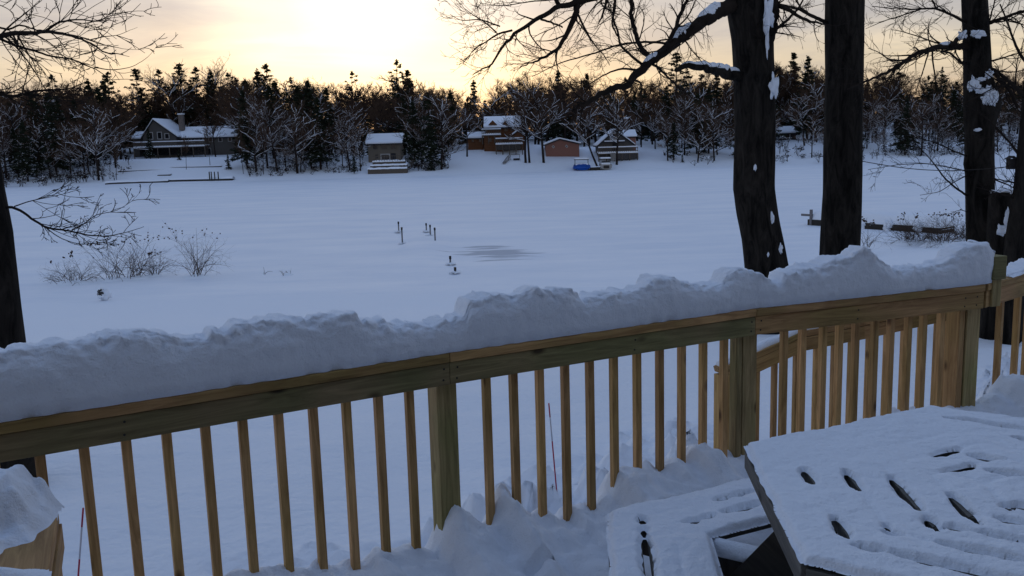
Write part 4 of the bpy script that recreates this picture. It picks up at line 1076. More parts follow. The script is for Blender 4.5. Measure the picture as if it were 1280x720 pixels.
# ------------------------------------------------------------------ far shore: buildings
def ghit(px, py):
    d = ray(px, py); best = None
    for y in np.arange(160, 330, .25):
        q = EYEV + d * (y / d[1])
        if q[2] <= far_z(q[0], y): return np.array([q[0], y, far_z(q[0], y)])
    return EYEV + d * (230 / d[1])
class House:
    """local frame in metres: x right, y away from the lake, z up, measured off the photograph at its own distance"""
    def __init__(s, name, px, py, label, cat='house', dist=None, rz=0):
        p = ghit(px, py) if dist is None else aty(px, py, dist); s.p = p
        s.o = thing(name, tuple(p), label, cat, rz=rz); s.k = p[1] / FPX * 1.0; s.cx, s.by = px, py
    def X(s, px): return (px - s.cx) * s.k
    def Z(s, py, px=None):
        return (s.by - py) * s.k * 1.01 - ((px if px is not None else s.cx) - s.cx) * s.k * .029
    def walls(s, x0, x1, y0, y1, z0, z1, m, name='wall'):
        return MB().box(((x0 + x1) / 2, (y0 + y1) / 2, (z0 + z1) / 2), (x1 - x0, y1 - y0, z1 - z0)).build(name, m, s.o)
    def gable_front(s, x0, x1, y0, y1, z0, ze, zr, m, xr=None, ov=.5, th=.35):
        """ridge runs away from the lake"""
        xr = (x0 + x1) / 2 if xr is None else xr; ze -= .35; zr -= .5
        MB().prism([(x0, z0), (x0, ze), (xr, zr), (x1, ze), (x1, z0)], y0, y1).build('wall', m, s.o)
        sl = (zr - ze) / (xr - x0); sr = (zr - ze) / (x1 - xr)
        a = (x0 - ov, ze - ov * sl); b = (xr, zr); c = (x1 + ov, ze - ov * sr)
        rf = MB().prism([(a[0], a[1] + .02), (b[0], b[1] + .02), (c[0], c[1] + .02), (c[0], c[1] + .2), (b[0], b[1] + .2), (a[0], a[1] + .2)], y0 - ov, y1 + ov).build('roof', DARKROOF, s.o)
        sn = MB().prism([(a[0], a[1] + .203), (b[0], b[1] + .203), (c[0], c[1] + .203), (c[0], c[1] + .2 + th), (b[0], b[1] + .2 + th), (a[0], a[1] + .2 + th)], y0 - ov * .8, y1 + ov * .8).build('roof_snow', SNOWFAR, rf)
        bv = sn.modifiers.new('b', 'BEVEL'); bv.width = .1; bv.segments = 2
        return rf
    def gable_side(s, x0, x1, y0, y1, z0, ze, zr, m, ov=.5, th=.35, walls=True):
        """ridge parallel to the shore"""
        ym = (y0 + y1) / 2; ze -= .35; zr -= .55
        def pr(poly, xa, xb):
            n = len(poly); V = [(xa, y, z) for y, z in poly] + [(xb, y, z) for y, z in poly]
            return V, [tuple(range(n)), tuple(range(2 * n - 1, n - 1, -1))] + [(i, i + n, (i + 1) % n + n, (i + 1) % n) for i in range(n)]
        if walls: MB().add(*pr([(y0, z0), (y0, ze), (ym, zr), (y1, ze), (y1, z0)], x0, x1)).build('wall', m, s.o)
        sl = (zr - ze) / (ym - y0); a = (y0 - ov, ze - ov * sl); b = (ym, zr); c = (y1 + ov, ze - ov * sl)
        rf = MB().add(*pr([(a[0], a[1] + .02), (b[0], b[1] + .02), (c[0], c[1] + .02), (c[0], c[1] + .2), (b[0], b[1] + .2), (a[0], a[1] + .2)], x0 - ov, x1 + ov)).build('roof', DARKROOF, s.o)
        sn = MB().add(*pr([(a[0], a[1] + .203), (b[0], b[1] + .203), (c[0], c[1] + .203), (c[0], c[1] + .2 + th), (b[0], b[1] + .2 + th), (a[0], a[1] + .2 + th)], x0 - ov * .9, x1 + ov * .9)).build('roof_snow', SNOWFAR, rf)
        bv = sn.modifiers.new('b', 'BEVEL'); bv.width = .1; bv.segments = 2
        return rf
    def window(s, x0, x1, z0, z1, y, fr=.14, m=TRIM, rot=0):
        cx, cz = (x0 + x1) / 2, (z0 + z1) / 2; q = MB(); R = None
        if rot: R = np.array([[cos(rot), 0, -sin(rot)], [0, 1, 0], [sin(rot), 0, cos(rot)]])
        for (a, b, c, d) in ((cx, z1 - fr / 2, x1 - x0, fr), (cx, z0 + fr / 2, x1 - x0, fr), (x0 + fr / 2, cz, fr, z1 - z0 - 2 * fr), (x1 - fr / 2, cz, fr, z1 - z0 - 2 * fr)):
            v = np.array([a - cx, 0, b - cz])
            if R is not None: v = R @ v
            q.box((cx + v[0], y - .05, cz + v[2]), (c, .12, d), R)
        f = q.build('window', m, s.o)
        MB().box((cx, y - .012, cz), (x1 - x0 - fr, .03, z1 - z0 - fr), R).build('pane', GLASS, f)
        return f
    def deck(s, x0, x1, y0, y1, zf, hr=1.0, posts=4, zb=-.5, m=DECKW, snow=.22, name='deck'):
        d = MB().box(((x0 + x1) / 2, (y0 + y1) / 2, zf - .15), (x1 - x0, y1 - y0, .3)).build(name, m, s.o)
        q = MB()
        for i in range(posts):
            x = x0 + .1 + (x1 - x0 - .2) * i / (posts - 1); q.box((x, y0 + .12, (zb + zf - .3) / 2), (.18, .18, zf - .3 - zb)); 
        if zf - .3 > zb + .1: q.build('deck_post', m, d)
        q = MB(); q.box(((x0 + x1) / 2, y0 + .08, zf + hr), (x1 - x0, .16, .16)).box(((x0 + x1) / 2, y0 + .08, zf + hr * .32), (x1 - x0, .06, .1))
        n = max(4, int((x1 - x0) / .35))
        for i in range(n + 1): q.box((x0 + .06 + (x1 - x0 - .12) * i / n, y0 + .08, zf + hr / 2), (.09, .07, hr - .1))
        q.build('deck_railing', m, d)
        q = MB(); q.box(((x0 + x1) / 2, y0 + .08, zf + hr + .08 + snow * .45), (x1 - x0, .24, snow * .9)).box(((x0 + x1) / 2, (y0 + y1) / 2, zf + .003 + snow / 2), (x1 - x0 - .1, y1 - y0 - .1, snow)).box(((x0 + x1) / 2, y0 - .06, zf - .02), (x1 - x0, .10, snow))
        q.build('snow_cover', SNOWFAR, d, bevel=.05)
        return d
# 1 lodge
h = House('lodge', 200, 197, 'wide grey lakeside lodge with steep front gable, chimney and long snowy deck, leftmost house'); X, Z = h.X, h.Z
h.gable_front(X(181), X(222), 0, 10, -1.5, Z(170), Z(149.5), SIDE_GREY, xr=X(196))
rf = h.gable_side(X(222), X(293), 2.2, 10, -1.0, Z(172.5), Z(160), SIDE_GREY, ov=.4)
ch = MB().box((X(221.5), 4.6, Z(155)), (1.1, 1.0, 3.6)).build('chimney', CHIM, rf); MB().box((X(221.5), 4.6, Z(155) + 1.92), (1.3, 1.2, .25)).build('chimney_snow', SNOWFAR, ch)
for a, b, c, d in ((188, 194, 166, 175), (199, 205, 166, 175), (208, 214, 168, 175)): h.window(X(a), X(b), Z(d), Z(c), 0)
for a in (228, 236, 246, 258, 270, 282): h.window(X(a), X(a + 5), Z(180), Z(174.5), 2.2, .1)
h.deck(X(176), X(263), -3.6, 0, Z(184), .95, 7)
MB().box((X(218), -.06, Z(190)), (X(262) - X(178), .1, 1.6)).build('recess_shade_panel', GLASS, h.o)  # dark panel standing in for the shade of the recess under the deck
h.window(X(250), X(260), Z(196), Z(187), 2.2, .1)
h.gable_side(X(160), X(182), 4, 9, -1, Z(172), Z(164), SIDE_GREY, ov=.3)
# 2 two-storey house
h = House('house', 481, 202, 'small two-storey tan house with flat-looking snowy roof above stacked terrace walls'); X, Z = h.X, h.Z
h.gable_side(X(461), X(501), 0, 7, -1.5, Z(178), Z(167.5), SIDE_TAN, ov=.55)
for a, b, c, d in ((467, 473.5, 180, 187.5), (477, 485.5, 180, 187.5), (489, 496, 180, 187.5), (469, 474, 192.5, 199)): h.window(X(a), X(b), Z(d), Z(c), 0, .12, SIDE_TAN)
h.window(X(476), X(488), Z(201), Z(192.5), 0, .2)
MB().box((X(492), -.04, Z(197)), (X(496) - X(490), .08, 1.5)).build('door', DARKROOF, h.o)
tw_ = House('terrace', 483, 217, 'three stacked dark timber terrace walls with snow on their steps below the tan house', 'terrace'); X, Z = tw_.X, tw_.Z
for k, (a, b, zt_, yy) in enumerate(((460, 509, 211, 0), (462, 508, 207, 1.2), (464, 505, 202.5, 2.4))):
    o = MB().box(((X(a) + X(b)) / 2, yy + .6, Z(zt_) / 2 - .6), (X(b) - X(a), 1.2, Z(zt_) + 1.2)).build('retaining_wall', DECKW, tw_.o)
    V = []; nx1 = 50
    for j in range(6):
        for i in range(nx1): 
            u = i / (nx1 - 1); v = j / 5; V.append((X(a) + (X(b) - X(a)) * u, yy - .12 + 1.3 * v, Z(zt_) + .02 + (.16 + .12 * nz(u * 9, v, k)) * min(1, 4 * v + .25 + .3 * nz(u * 20, k), 1) - (.16 if j == 0 else 0)))
    F = [(j * nx1 + i, j * nx1 + i + 1, (j + 1) * nx1 + i + 1, (j + 1) * nx1 + i) for j in range(5) for i in range(nx1 - 1)]
    mk('snow_cover', V, F, SNOWFAR, o, True)
q = MB()
for i in range(12): q.box((X(466 + i * 3.3), 2.4, Z(202.5) + .5), (.06, .06, .9))
q.box((X(484), 2.4, Z(202.5) + .95), (X(503) - X(464), .12, .1)); q.build('terrace_railing', DECKW, tw_.o)
q = MB()
for i in range(6): q.box((X(508 + i * 1.3), 1 + i * .5, Z(213.5 - i * 2.2)), (.9, .3, .12))
q.build('side_steps', DECKW, tw_.o)
# 3 log house
h = House('log_house', 628, 186, 'large brown log house with dormered snowy roof and two balconies on the knoll'); X, Z = h.X, h.Z
rf = h.gable_side(X(609), X(648), 0, 8, -2, Z(158), Z(146), SIDE_LOG, ov=.6)
for a, b, c, d in ((611.5, 622.5, 151.5, 157), (629, 635.5, 152.5, 157)):
    MB().prism([(X(a), Z(d)), (X((a + b) / 2), Z(c)), (X(b), Z(d))], -.5, 2.6).build('dormer', SIDE_LOG, rf)
h.gable_front(X(642), X(655), -.8, 6, -2, Z(168), Z(162.5), SIDE_LOG, ov=.3)
h.walls(X(606), X(628), -2.2, 0, -1.6, Z(169), SIDE_LOG); h.deck(X(603.5), X(627), -2.5, 0, Z(168.5), .9, 4, Z(180))
h.deck(X(620), X(653), -4.2, -.8, Z(180), .9, 5, -1.6)
for a, b, c, d in ((611, 618, 159, 164), (630, 636, 160, 166), (638, 643, 160, 166), (632, 640, 169, 176), (610, 616, 172, 178)): h.window(X(a), X(b), Z(d), Z(c), 0 if a > 625 or c < 165 else -2.2, .12, SIDE_LOG)
MB().box((X(636), -2.6, Z(184.5)), (X(651) - X(622), .1, 1.0)).build('deck_skirt', GLASS, h.o)
h.gable_side(X(586), X(605), -1, 5, -1.5, Z(171), Z(164.5), SIDE_LOG, ov=.35)
for a in (590, 599): h.window(X(a), X(a + 4), Z(177.5), Z(173.5), -1, .1, SIDE_LOG)
# beach steps with railing
h = House('beach_steps', 640, 206, 'dark steps with a thin railing half buried in the slope below the log house', 'steps'); X, Z = h.X, h.Z
q = MB()
for i in range(7): q.box((X(629.5 + i * 1.2), .5 + i * .7, Z(205 - i * 1.5)), (.8, .4, .12))
q.build('step', DECKW, h.o)
q = MB(); pts = [(X(629.5), 0, Z(202)), (X(636), 3.5, Z(195)), (X(638), 4, Z(194.2)), (X(650), 4.5, Z(194))]
q.tube(pts, .05, 5)
for p_ in pts: q.tube([p_, (p_[0], p_[1], p_[2] - 1)], .04, 5)
q.build('railing', DECKW, h.o)
MB().box((X(646), 4.0, Z(200)), (X(650) - X(642), .8, .35)).build('landing', DARKROOF, h.o)
# 4 shed
h = House('shed', 704, 196, 'rust-brown shed with low snowy gable and two small diamond windows', 'shed'); X, Z = h.X, h.Z
h.gable_front(X(683), X(724), 0, 7, -1.5, Z(179.5), Z(172.5), SIDE_PINK, xr=X(700), ov=.35, th=.28)
for c in (692, 708.5): h.window(X(c - 1.3), X(c + 1.3), Z(185.3), Z(182), 0, .12, TRIM, pi / 4)
# 5 cabin
h = House('cabin', 770, 199, 'small grey-brown cabin with steep gable, attic window and front deck with stairs', 'cabin'); X, Z = h.X, h.Z
rf = h.gable_front(X(749), X(791), 0, 7, -1.2, Z(179.5), Z(161.8), SIDE_GREY, xr=X(769), ov=.45, th=.26)
h.window(X(762.5), X(773), Z(176), Z(167), 0, .28)
for a in (753, 779): h.window(X(a), X(a + 6), Z(187), Z(181.5), 0, .12, SIDE_GREY)
MB().box((X(769), -.04, Z(185)), (1.0, .08, 1.7)).build('door', DARKROOF, h.o)
MB().box((X(768), -.35, Z(178.5)), (X(780) - X(755), .8, .18)).build('porch_canopy', DARKROOF, h.o); MB().box((X(768), -.35, Z(178.5) + .21), (X(780) - X(755), .8, .22)).build('canopy_snow', SNOWFAR, h.o, bevel=.05)
r2 = h.gable_side(X(783), X(796), 1.5, 7, -1, Z(171), Z(163), SIDE_PINK, ov=.3, th=.26)
ch = MB().box((X(786.5), 4.5, Z(158.5)), (.7, .7, 2.6)).build('chimney', CHIM, r2); MB().box((X(786.5), 4.5, Z(158.5) + 1.45), (.9, .9, .3)).build('chimney_snow', SNOWFAR, ch, bevel=.06)
h.deck(X(746.5), X(795), -2.6, 0, Z(191), .9, 6, -1.5)
MB().box((X(782), -2.3, Z(196)), (X(795) - X(768), .1, 1.1)).build('deck_skirt', GLASS, h.o)
q = MB()
for i in range(8): q.box((X(764), -2.8 - i * .28, Z(191.5 + i * 1.1)), (1.0, .3, .1))
q.box((X(760.5), -3.8, Z(192)), (.09, 2.4, .09)).box((X(767.5), -3.8, Z(192)), (.09, 2.4, .09)); q.build('stairs', TRIM, h.o)
# 6 small cabin right
h = House('cabin', 982, 175, 'tiny dark cabin with white window frame glimpsed between the two thick trunks', 'cabin'); X, Z = h.X, h.Z
h.gable_side(X(970), X(995), 0, 6, -1.5, Z(165.5), Z(158), DARKROOF, ov=.3)
h.window(X(975), X(987.5), Z(173), Z(166.4), 0, .16)
# boats on the shore
def boat(px, py, label, wpx, hull_m, cover, group='boats drawn up at the far shore'):
    h = House('boat', px, py, label, 'boat'); h.o['group'] = group; X = h.X; hw = wpx / 2 * h.k; L_ = 4.8
    V = []; F = []; n = 10; m_ = 9
    for i in range(n):
        t = i / (n - 1); w_ = hw * (1 - max(0, t - .45) ** 2 * 2.6); 
        for j in range(m_):
            a = pi * j / (m_ - 1); V.append((-cos(a) * w_, t * L_, .95 + .15 * t - abs(sin(a)) ** .6 * (.85 - .5 * t ** 3)))
    F = [(i * m_ + j, i * m_ + j + 1, (i + 1) * m_ + j + 1, (i + 1) * m_ + j) for i in range(n - 1) for j in range(m_ - 1)] + [tuple(range(m_))]
    mk('hull', V, F, hull_m, h.o, True)
    if cover:
        V = []; m2 = 14
        for i in range(12):
            t = i / 11
            for j in range(m2):
                a = pi * j / (m2 - 1); V.append((-cos(a) * hw * 1.06 * (1 - .25 * max(0, t - .6)), t * L_ * 1.02 - .08, (.42 + .12 * nz(j, i, 2, .9)) + abs(sin(a)) ** .7 * (.75 - .2 * t) + .09 * nz(i, j, 0, .7)))
        F = [(i * m2 + j, i * m2 + j + 1, (i + 1) * m2 + j + 1, (i + 1) * m2 + j) for i in range(11) for j in range(m2 - 1)] + [tuple(range(m2))]
        mk('tarp', V, F, BLUE, h.o, True)
    q = MB()
    for sx in (-1, 1):
        for yy in (1.0, 3.2): q.tube([(sx * hw * .85, yy, .8), (sx * hw * .8, yy, 1.95)], .035, 6)
    q.build('canopy_frame', STEEL, h.o)
    MB().box((0, 2.1, 1.98), (hw * 1.75, 2.6, .08)).build('canopy', STEEL, h.o)
    MB().box((0, 2.1, 2.16), (hw * 1.7, 2.5, .26)).build('canopy_snow', SNOWFAR, h.o, bevel=.1)
    q = MB().box((0, 2.0, 1.12), (hw * 1.5, 3.2, .42)); q.build('deck_snow_cover', SNOWFAR, h.o, bevel=.15)
    if not cover:
        MB().box((0, .85, 1.45), (hw * 1.4, .06, .35)).build('windscreen', GLASS, h.o)
        MB().box((0, -.06, .62), (hw * .9, .2, .5)).build('transom', STEEL, h.o)
    return h
boat(728, 214, 'boat under a bright blue tarp with snow on its canopy at the far shore', 20, BLUE, True)
boat(758, 213, 'white snow-covered boat with canopy beside the leaning trunk, below the cabin', 15, TRIM, False)
# low things along the water line
def low_slab(name, x0, x1, py, hpx, label, cat, depth=1.6, m=WDARK, sn=.35, tilt=0):
    a = ghit((x0 + x1) / 2, py); k = a[1] / FPX; Lg = (x1 - x0) * k; z0 = a[2]
    o = thing(name, (a[0], a[1], z0), label, cat)
    MB().box((0, 0, hpx * k / 2 - .3), (Lg, depth, hpx * k + .3 - .02)).build('timber', m, o)
    V = []; nx1 = max(8, int(Lg * 3))
    for j in range(6):
        for i in range(nx1):
            u = i / (nx1 - 1); v = j / 5; V.append(((u - .5) * Lg, (v - .5) * depth * 1.04, hpx * k - .15 + sn * (1 + .3 * nz(u * Lg, v, 3, .8)) * min(1, v * 5 + .1, (1 - v) * 5 + .1) ** .5))
    F = [(j * nx1 + i, j * nx1 + i + 1, (j + 1) * nx1 + i + 1, (j + 1) * nx1 + i) for j in range(5) for i in range(nx1 - 1)]
    mk('snow_cover', V, F, SNOWFAR, o, True); return o, a, k
low_slab('sea_wall', 134, 212, 229, 2.2, 'left half of the long dark snow-topped sea wall in front of the lodge', 'sea wall')
o_, a, k = low_slab('sea_wall', 212, 292, 226, 2.4, 'right half of the long dark snow-topped sea wall in front of the lodge', 'sea wall')
for x in (262, 264.5, 268.5, 273): p = aty(x, 222, a[1] - .9); q = MB().box((0, 0, .3), (.16, .16, 1.5)).build('mooring_post', WDARK, None, loc=tuple(p)); tag(q, {262: 'leftmost', 264.5: '2nd from left', 268.5: '3rd from left', 273: 'rightmost'}[x] + ' of four short dark mooring posts on the sea wall by the lodge', 'post', 'mooring posts on the sea wall')
low_slab('garden_wall', 148, 206, 213.5, 1.2, 'upper left thin dark garden wall on the lawn below the lodge', 'garden wall', .5, STONE, .2)
low_slab('garden_wall', 213, 277, 209, 1.3, 'thin dark garden wall on the lawn to the right of the small white-topped fir', 'garden wall', .5, STONE, .2)
low_slab('rowing_boat', 198, 214, 219, 1.2, 'dark upturned rowing boat on the snowy lawn above the sea wall', 'boat', 1.0, WDARK, .12)
low_slab('log', 802, 830, 213, 1.0, 'dark low log in the snow right of the cabin at the water line', 'log', .6, WDARK, .15)
low_slab('log', 600, 612, 216.5, .8, 'short dark log at the water line below the log house', 'log', .5, WDARK, .1)
low_slab('woodpile', 738, 750, 212, 3.2, 'dark low pile between the blue tarped boat and the white boat', 'woodpile', 1.5, WDARK, .2)

# ------------------------------------------------------------------ far shore: tree kinds
def clumps(mb_pts, sz, rng, n, flat=.5):
    """n thin random leaf-like triangles round each centre; returns verts, faces"""
    C = np.repeat(np.array([c for c, _ in mb_pts]), n, axis=0); Rr = np.repeat(np.array([r for _, r in mb_pts]), n)
    K = len(C); g = np.random.RandomState(rng)
    off = g.normal(size=(K, 3)); off /= np.linalg.norm(off, axis=1)[:, None]; off *= (g.rand(K) ** .5 * Rr)[:, None] * np.array([1, 1, flat])
    d = g.normal(size=(K, 3)) * np.array([1, 1, .55]); d /= np.linalg.norm(d, axis=1)[:, None]
    e = np.cross(d, g.normal(size=(K, 3))); e /= np.linalg.norm(e, axis=1)[:, None]
    ln = (sz * (.6 + .8 * g.rand(K)))[:, None]; wd = ln * .30
    A = C + off - d * ln * .5; B_ = C + off + d * ln * .5 + e * wd * .5; D = C + off + d * ln * .5 - e * wd * .5
    V = np.stack([A, B_, D], 1).reshape(-1, 3); F = [(3 * i, 3 * i + 1, 3 * i + 2) for i in range(K)]
    return V, F
def pine(seed, H, kind, dens=1.0):
    r = random.Random(seed); tr = MB(); pts = []; sn = MB(); snow_pts = []
    bend = r.uniform(-.3, .3)
    tr.tube([(bend * (t / H) ** 2, 0, t) for t in np.linspace(-.6, H * .985, 8)], np.linspace(.20 * H / 16, .03, 8), 7)
    z = H * (.16 if kind != 'pine' else .34)
    while z < H * .985:
        t = (z - H * .12) / (H * .88)
        if kind == 'spruce': Lb = H * .20 * (1 - t) ** .85 + .15; nb = 7
        elif kind == 'pine': Lb = H * .17 * (1 - max(0, (t - .3) / .72) ** 1.3 * .88) * r.uniform(.5, 1.25); nb = 5
        else: Lb = H * .18 * (1 - t) ** .9 * r.uniform(.7, 1.2) + .2; nb = 6
        for b in range(nb):
            if r.random() < (.25 if kind == 'pine' else .1): continue
            a = r.uniform(0, 2 * pi); l = Lb * r.uniform(.6, 1.15); up = (.25 if kind == 'pine' else (-.28 if t < .6 else .1)) + r.gauss(0, .1)
            zb = z + r.uniform(-.25, .25)
            e = np.array([cos(a) * l, sin(a) * l, l * up]); p0 = np.array([bend * (z / H) ** 2, 0, zb])
            tr.tube([p0, p0 + e * .55 + np.array([0, 0, -.04 * l]), p0 + e], [.05, .035, .015], 3)
            k = max(2, int(l / .5))
            for i in range(k):
                u = (i + .6 + r.uniform(-.3, .3)) / k; tw__ = 1
                if kind == 'pine' and u < .35: continue
                c = p0 + e * u + np.array([0, 0, (-.1 if kind != 'pine' else .05) * l * u]); w_ = .42 * (1.15 - .5 * u) * (1.1 - .62 * max(0, t))
                pts.append((c, w_)); 
                if r.random() < .45 * (1.05 - t): snow_pts.append((c + np.array([0, 0, .16]), w_ * .62))
                c2 = c + np.array([-sin(a), cos(a), 0]) * r.uniform(-.5, .5) * l * .35; pts.append((c2, w_ * .8))
        z += H * (.040 if kind != 'pine' else .048) * r.uniform(.7, 1.3)
    for q_ in (.96, .975, .99, 1.0): pts.append((np.array([bend * q_ ** 2, 0, H * q_]), .10))
    V, F = clumps(pts, .46, seed, int(11 * dens), .75)
    Vs, Fs = clumps(snow_pts, .34, seed + 50, 3, .25) if snow_pts else (None, None)
    return tr, (V, F), (Vs, Fs)
def bare(seed, H, spread_=.42, lean=0.0, low=.28, twigs=1.0):
    r = random.Random(seed); tr = MB(); tg = MB(); sn = MB(); droop = (.0, .22, .10, .30)[seed % 4]
    def seg(p, d, ln, rad, lvl):
        n = 5 if lvl < 2 else 4; P = [np.array(p)]; d = d / np.linalg.norm(d); D = [d]
        for i in range(n - 1):
            d = d + np.array([r.gauss(0, .16), r.gauss(0, .16), r.gauss(.05, .10)]) * (1 if lvl else .35); d /= np.linalg.norm(d); P.append(P[-1] + d * ln / (n - 1)); D.append(d)
            if lvl == 1: d = d - np.array([0, 0, droop * (.5 + i * .35)])
        rr_ = np.linspace(rad, rad * .35, n); (tr if lvl < 2 else tg).tube(P, np.maximum(rr_, .014), 5 if lvl < 2 else 3)
        if lvl in (1, 2) and abs(D[1][2]) < .93 and r.random() < (.9 if lvl == 1 else .5):
            Q = np.array(P) + np.array([0, 0, 1]) * (rr_ * .6 + .035)[:, None]; sn.tube(Q, np.maximum(rr_ * .8, .045) * (1.0 if lvl == 1 else .8), 4)
        return P, D, rr_
    trunk, D, rt = seg((0, 0, -.5), np.array([lean, r.uniform(-.05, .05), 1.0]), H * .72, H * .0135, 0)
    for k in range(int(15)):
        i = r.uniform(low, 1) * 4; j = min(3, int(i)); q = trunk[j] + (trunk[j + 1] - trunk[j]) * (i - j); a = r.uniform(0, 2 * pi); t = i / 4
        el = .35 + 1.1 * t ** 1.5; d = np.array([cos(a), sin(a), el]); l = H * spread_ * (1.15 - .45 * t) * r.uniform(.6, 1.1)
        P, D1, r1 = seg(q, d, l, H * .0055 * (1.2 - .5 * t), 1)
        for _ in range(7):
            i = r.uniform(.2, 1) * 4; j = min(3, int(i)); q2 = P[j] + (P[j + 1] - P[j]) * (i - j)
            d2 = D1[j] + np.array([r.gauss(0, .6), r.gauss(0, .6), r.gauss(.28, .4)]); l2 = l * r.uniform(.3, .55)
            P2, D2, r2_ = seg(q2, d2, l2, H * .0026, 2)
            for _ in range(int(5 * twigs)):
                j = r.randrange(0, 3); q3 = P2[j] + (P2[j + 1] - P2[j]) * r.random(); d3 = D2[j] + np.array([r.gauss(0, .5), r.gauss(0, .5), r.gauss(.3, .35)])
                P3, D3, _ = seg(q3, d3, l2 * r.uniform(.4, .8), .022, 3)
                if twigs >= 1:
                    for _ in range(2): seg(P3[r.randrange(1, 3)], D3[1] + np.array([r.gauss(0, .6), r.gauss(0, .6), r.gauss(.25, .3)]), l2 * .35, .016, 4)
    return tr, tg, sn
H0 = 16.0
PROTO = {}
def make_conifer(key, seed, kind, name, label):
    tr, nd, sn = pine(seed, H0, kind)
    o = thing(name, (0, -900, 0), label, 'tree')
    tr.build('trunk', FARBARK, o); mk('crown', nd[0], nd[1], NEEDLE, o)
    if sn[0] is not None: mk('snow_cover', sn[0], sn[1], SNOWFAR, o)
    PROTO.setdefault(key, []).append([o, False])
def make_bare(key, seed, spread_, lean=0, low=.28, snow=True):
    tr, tg, sn = bare(seed, H0, spread_, lean, low)
    o = thing('bare_tree', (0, -900, 0), 'x', 'tree')
    tr.build('trunk', FARBARK, o); tg.build('twigs', FARTWIG, o)
    if snow: sn.build('snow_cover', SNOWFAR, o)
    PROTO.setdefault(key, []).append([o, False])
for i in range(4): make_conifer('pine', 20 + i, 'pine', 'pine_tree', 'x')
for i in range(3): make_conifer('fir', 40 + i, 'fir', 'fir_tree', 'x')
for i in range(2): make_conifer('spruce', 60 + i, 'spruce', 'spruce_tree', 'x')
for i, (sp, le) in enumerate(((.36, .02), (.42, -.05), (.34, .05), (.45, .0), (.30, 0), (.26, .12), (.38, -.14), (.33, .03))): make_bare('bare', 80 + i, sp, le, .20 + .03 * i)
for i, (sp, le) in enumerate(((.28, .02), (.32, -.04), (.30, .0))): make_bare('baredry', 100 + i, sp, le, .42, False)
make_bare('leaner', 131, .40, -.42, .35)
GH = near_z
def skyline(px):
    X_ = [-80, 0, 40, 90, 135, 165, 200, 240, 270, 295, 320, 345, 370, 400, 440, 470, 500, 520, 560, 600, 640, 680, 720, 760, 800, 850, 900, 960, 1000, 1040, 1090, 1130, 1170, 1220, 1300]
    Y_ = [85, 98, 92, 86, 90, 98, 93, 88, 84, 74, 80, 84, 86, 88, 94, 98, 84, 90, 96, 104, 92, 84, 86, 90, 92, 82, 80, 72, 72, 76, 78, 80, 84, 80, 82]
    return float(np.interp(px, X_, Y_))
HOUSES = [(170, 300, 'behind the lodge'), (455, 512, 'behind the tan two-storey house'), (580, 660, 'behind the log house'), (675, 735, 'behind the rust-brown shed'), (740, 800, 'behind the small gabled cabin'), (965, 1000, 'behind the tiny dark cabin')]
def zone(px):
    for a, b, t in ((-200, 60, 'far left'), (60, 170, 'left of the lodge'), (170, 300, 'behind the lodge'), (300, 380, 'right of the lodge'), (380, 455, 'left of the tan house'), (455, 512, 'behind the tan house'),
                    (512, 580, 'right of the tan house'), (580, 662, 'by the log house'), (662, 740, 'by the rust-brown shed'), (740, 800, 'behind the gabled cabin'), (800, 912, 'right of the gabled cabin'),
                    (912, 1040, 'between the two thick trunks'), (1040, 1205, 'beyond the straight trunk'), (1205, 1500, 'far right')):
        if a <= px < b: return t
    return 'on the far shore'
REC = []
KN = {'pine': 'ragged dark pine', 'fir': 'dark snow-dusted fir', 'spruce': 'narrow dark spruce', 'bare': 'snow-lined bare tree', 'baredry': 'brown bare tree', 'leaner': 'leaning bare tree'}
rt_ = random.Random(77)
NT = 0
CLEAR = ((172, 296, 56, 8), (455, 510, 18, 4), (580, 662, 32, 5), (676, 734, 24, 2), (738, 802, 24, 3), (966, 1000, 48, 2))
def place(key, px, d, H, depthword, label=None, rz=None, wide=1.0):
    """tree of height H standing d metres behind the water line in direction px"""
    global NT
    if label is None:
        for a_, b_, dm, mg in CLEAR:
            if a_ - mg < px < b_ + mg and d < dm: H = H * (1 + (dm - d) * .008); d = dm + rt_.uniform(0, 8)
    y = SHORE + d; x = aty(px, 200, y)[0]; y = shore_y(x) + d; x = aty(px, 200, y)[0]; z = far_z(x, y) - .1
    pr = rt_.choice(PROTO[key]); s = H / H0
    lab = label or '%s %s, %s' % (KN[key], zone(px), depthword)
    auto = label is None
    rz_ = rt_.uniform(0, 2 * pi) if rz is None else rz
    if not pr[1]: o = pr[0]; pr[1] = True; o.location = (x, y, z); o.rotation_euler = (0, 0, rz_); o.scale = (s * wide, s * wide, s); o['label'] = lab
    else: o = copy_tree(pr[0], (x, y, z), rz_, (s * wide, s * wide, s), lab)
    o['group'] = 'trees on the far shore'
    if auto: REC.append((lab, x / y, o))
    NT += 1; return o
def H_for(px, py_top, d):
    y = SHORE + d; x = aty(px, 200, y)[0]
    return max(2.0, aty(px, py_top, y)[2] - far_z(x, y))
